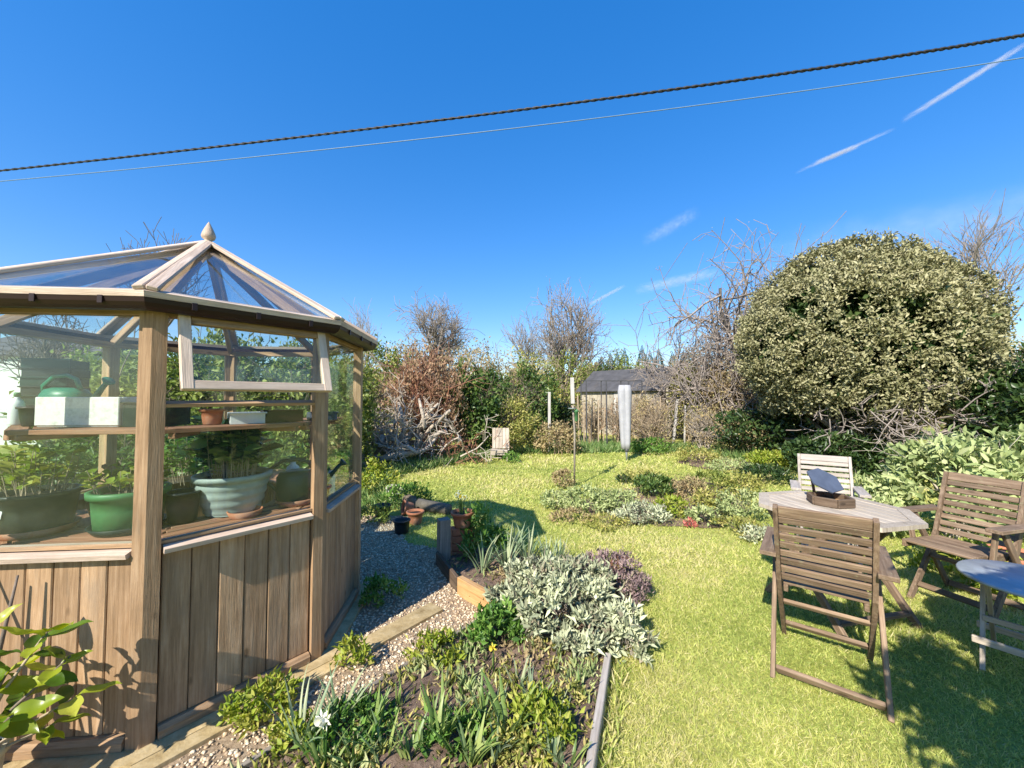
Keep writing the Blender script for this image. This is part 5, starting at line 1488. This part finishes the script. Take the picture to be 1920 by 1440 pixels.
tree_at('thin bare sapling on the skyline beside the greenhouse eave', 685, 575, 30, 60, 905, M['bark_grey'], rmin=.012, forks=3, trunk=.1, spread=.5, clear=.3)
tree_at('small pale leafless tree right of the yellowish scrub', 985, 598, 27, 90, 906, M['bark_grey'], rmin=.011, forks=4, trunk=.11, spread=.6, clear=.3)
tree_at('leafless tree whose twigs show above the greenhouse roof', 305, 448, 12, 130, 907, M['bark'], rmin=.008, forks=5, trunk=.12, spread=.65, clear=.4)
tree_at('bare tree behind the hedge at the far left', 95, 575, 11, 150, 908, M['bark'], rmin=.008, forks=5, trunk=.1, spread=.7, clear=.3)
def conifer(label, u, vt, depth, seed):
    rng = np.random.default_rng(seed)
    b = Vector((W(u, 745, depth).x, depth, 0)); h = W(u, vt, depth).z
    t = thing('conifer', label, 'tree', b, 0, 'far conifers on the skyline')
    tube('trunk', [(0, 0, 0), (0, 0, h * .95)], [.2, .03], M['bark'], t, 6)
    n = 2600; f = rng.random(n) ** .7; a = rng.random(n) * 6.28; r = (1 - f) * h * .27 * (.35 + .65 * rng.random(n) ** .5) * (1 + .2 * np.sin(f * 40))
    P = np.stack([r * np.cos(a), r * np.sin(a), .4 + f * h * .97], -1)
    D = np.stack([np.cos(a), np.sin(a), -.25 + rng.normal(size=n) * .2], -1)
    o = part('crown', leaf_mesh(rng, P, D, .6 * (1.08 - f) * (.5 + rng.random(n)), .22 * (1.1 - f), 'leaf'), LM['conifer'], t); o['kind'] = 'stuff'
CN = ['lowest far conifer left of the shed roof', 'far conifer between the two leftmost ones', 'far conifer close behind the shed ridge', 'far conifer over the lean-to', 'leftmost dark far conifer above the shed roof', 'second dark conifer above the shed roof', 'third dark conifer behind the shed ridge', 'rightmost dark conifer behind the shed ridge', 'low conifer at the right of the far row', 'far conifer behind the thicket']
for i, (u, vt) in enumerate(((1128, 672), (1158, 662), (1220, 660), (1282, 662), (1145, 664), (1172, 655), (1205, 650), (1236, 656), (1262, 662), (1300, 655))):
    conifer(CN[i], u, vt, 44 + (i % 3) * 2, 920 + i)
# wooded rise on the horizon
def woodland():
    rng = np.random.default_rng(950)
    n = 26000
    x = -70 + rng.random(n) * 150; y = 50 + rng.random(n) * 10
    top = 4.2 + 1.1 * np.sin(x * .21) + .8 * np.sin(x * .53 + 1) + .5 * np.sin(x * 1.3)
    z = top * rng.random(n) ** .6
    o = part('far_woodland', leaf_mesh(rng, np.stack([x, y, z], -1), rng.normal(size=(n, 3)), .9 * (.5 + rng.random(n)), .45, 'leaf'), LM['tan'])
    tag(o, 'brown leafless woodland along the skyline', 'woodland', kind='stuff')
woodland()

# ------------------------------------------------------------------ contrails and wisps of cloud
def trail(name, label, cat, uv0, uv1, r0, r1, dens, depth=4000):
    """a streak of ice cloud: a real volume, densest along its core"""
    a = W(*uv0, depth); b = W(*uv1, depth); s = depth / 720 * max(r0, r1)
    L = (b - a).length
    V, F = tube_vf([(0, 0, 0), (0, 0, 1)], [1, 1], 20)
    me = fix_normals(mesh_py(name, V, F, True))
    mt = bpy.data.materials.new(name); mt.use_nodes = True
    t = mt.node_tree; t.nodes.remove(t.nodes['Principled BSDF'])
    pv = t.nodes.new('ShaderNodeVolumePrincipled')
    pv.inputs['Color'].default_value = (1, 1, 1, 1)
    tc = t.nodes.new('ShaderNodeTexCoord'); sp = t.nodes.new('ShaderNodeSeparateXYZ'); t.links.new(tc.outputs['Object'], sp.inputs[0])
    def mth(op, x, y=None):
        n = t.nodes.new('ShaderNodeMath'); n.operation = op; n.use_clamp = op == 'SUBTRACT'
        for k, q in enumerate((x, y)):
            if q is None: continue
            if hasattr(q, 'is_output'): t.links.new(q, n.inputs[k])
            else: n.inputs[k].default_value = q
        return n.outputs[0]
    r2 = mth('ADD', mth('MULTIPLY', sp.outputs[0], sp.outputs[0]), mth('MULTIPLY', sp.outputs[1], sp.outputs[1]))
    core = mth('POWER', mth('SUBTRACT', 1.0, r2), 3.0)
    ends = mth('MULTIPLY', mth('MULTIPLY', sp.outputs[2], mth('SUBTRACT', 1.0, sp.outputs[2])), 4.0)
    mp = t.nodes.new('ShaderNodeMapping'); mp.inputs['Scale'].default_value = (1.6, 1.6, 9.0); t.links.new(tc.outputs['Object'], mp.inputs[0])
    nz = noise(t, mp.outputs[0], 1.6, 4, .6)
    nz2 = mth('MULTIPLY', mth('POWER', nz.outputs[0], 3.5), 9.0)
    d = mth('MULTIPLY', mth('MULTIPLY', core, ends), mth('MULTIPLY', nz2, dens / s))
    t.links.new(d, pv.inputs['Density'])
    t.links.new(pv.outputs[0], t.nodes['Material Output'].inputs['Volume'])
    mt.cycles.volume_step_rate = max(.01, min(1.0, 4.0 * s / L))
    o = part(name, me, mt, None, frame(a, b, (0, 1, 0)) @ Matrix.Diagonal((s, s, L, 1)))
    tag(o, label, cat)
trail('contrail', 'long thin white contrail rising to the right edge', 'contrail', (1690, 228), (1935, 75), 5, 8, .7)
trail('contrail', 'short bright streak of contrail in the right sky', 'contrail', (1525, 308), (1612, 272), 7, 7, 1.1)
trail('contrail', 'faint tail of the bright short streak', 'contrail', (1490, 325), (1680, 240), 5, 4, .4)
trail('contrail', 'thin contrail just above the twiggy skyline tree', 'contrail', (1096, 576), (1172, 535), 5, 4, .8)
trail('cloud_wisp', 'thin white wisp of cloud left of the apple tree', 'cloud', (1190, 545), (1355, 508), 14, 9, .5)
trail('cloud_wisp', 'very faint wisp high above the apple tree', 'cloud', (1205, 455), (1310, 395), 18, 18, .22)
trail('cloud_wisp', 'broad faint band of cloud above the clipped shrub', 'cloud', (1380, 500), (2150, 350), 45, 70, .15)
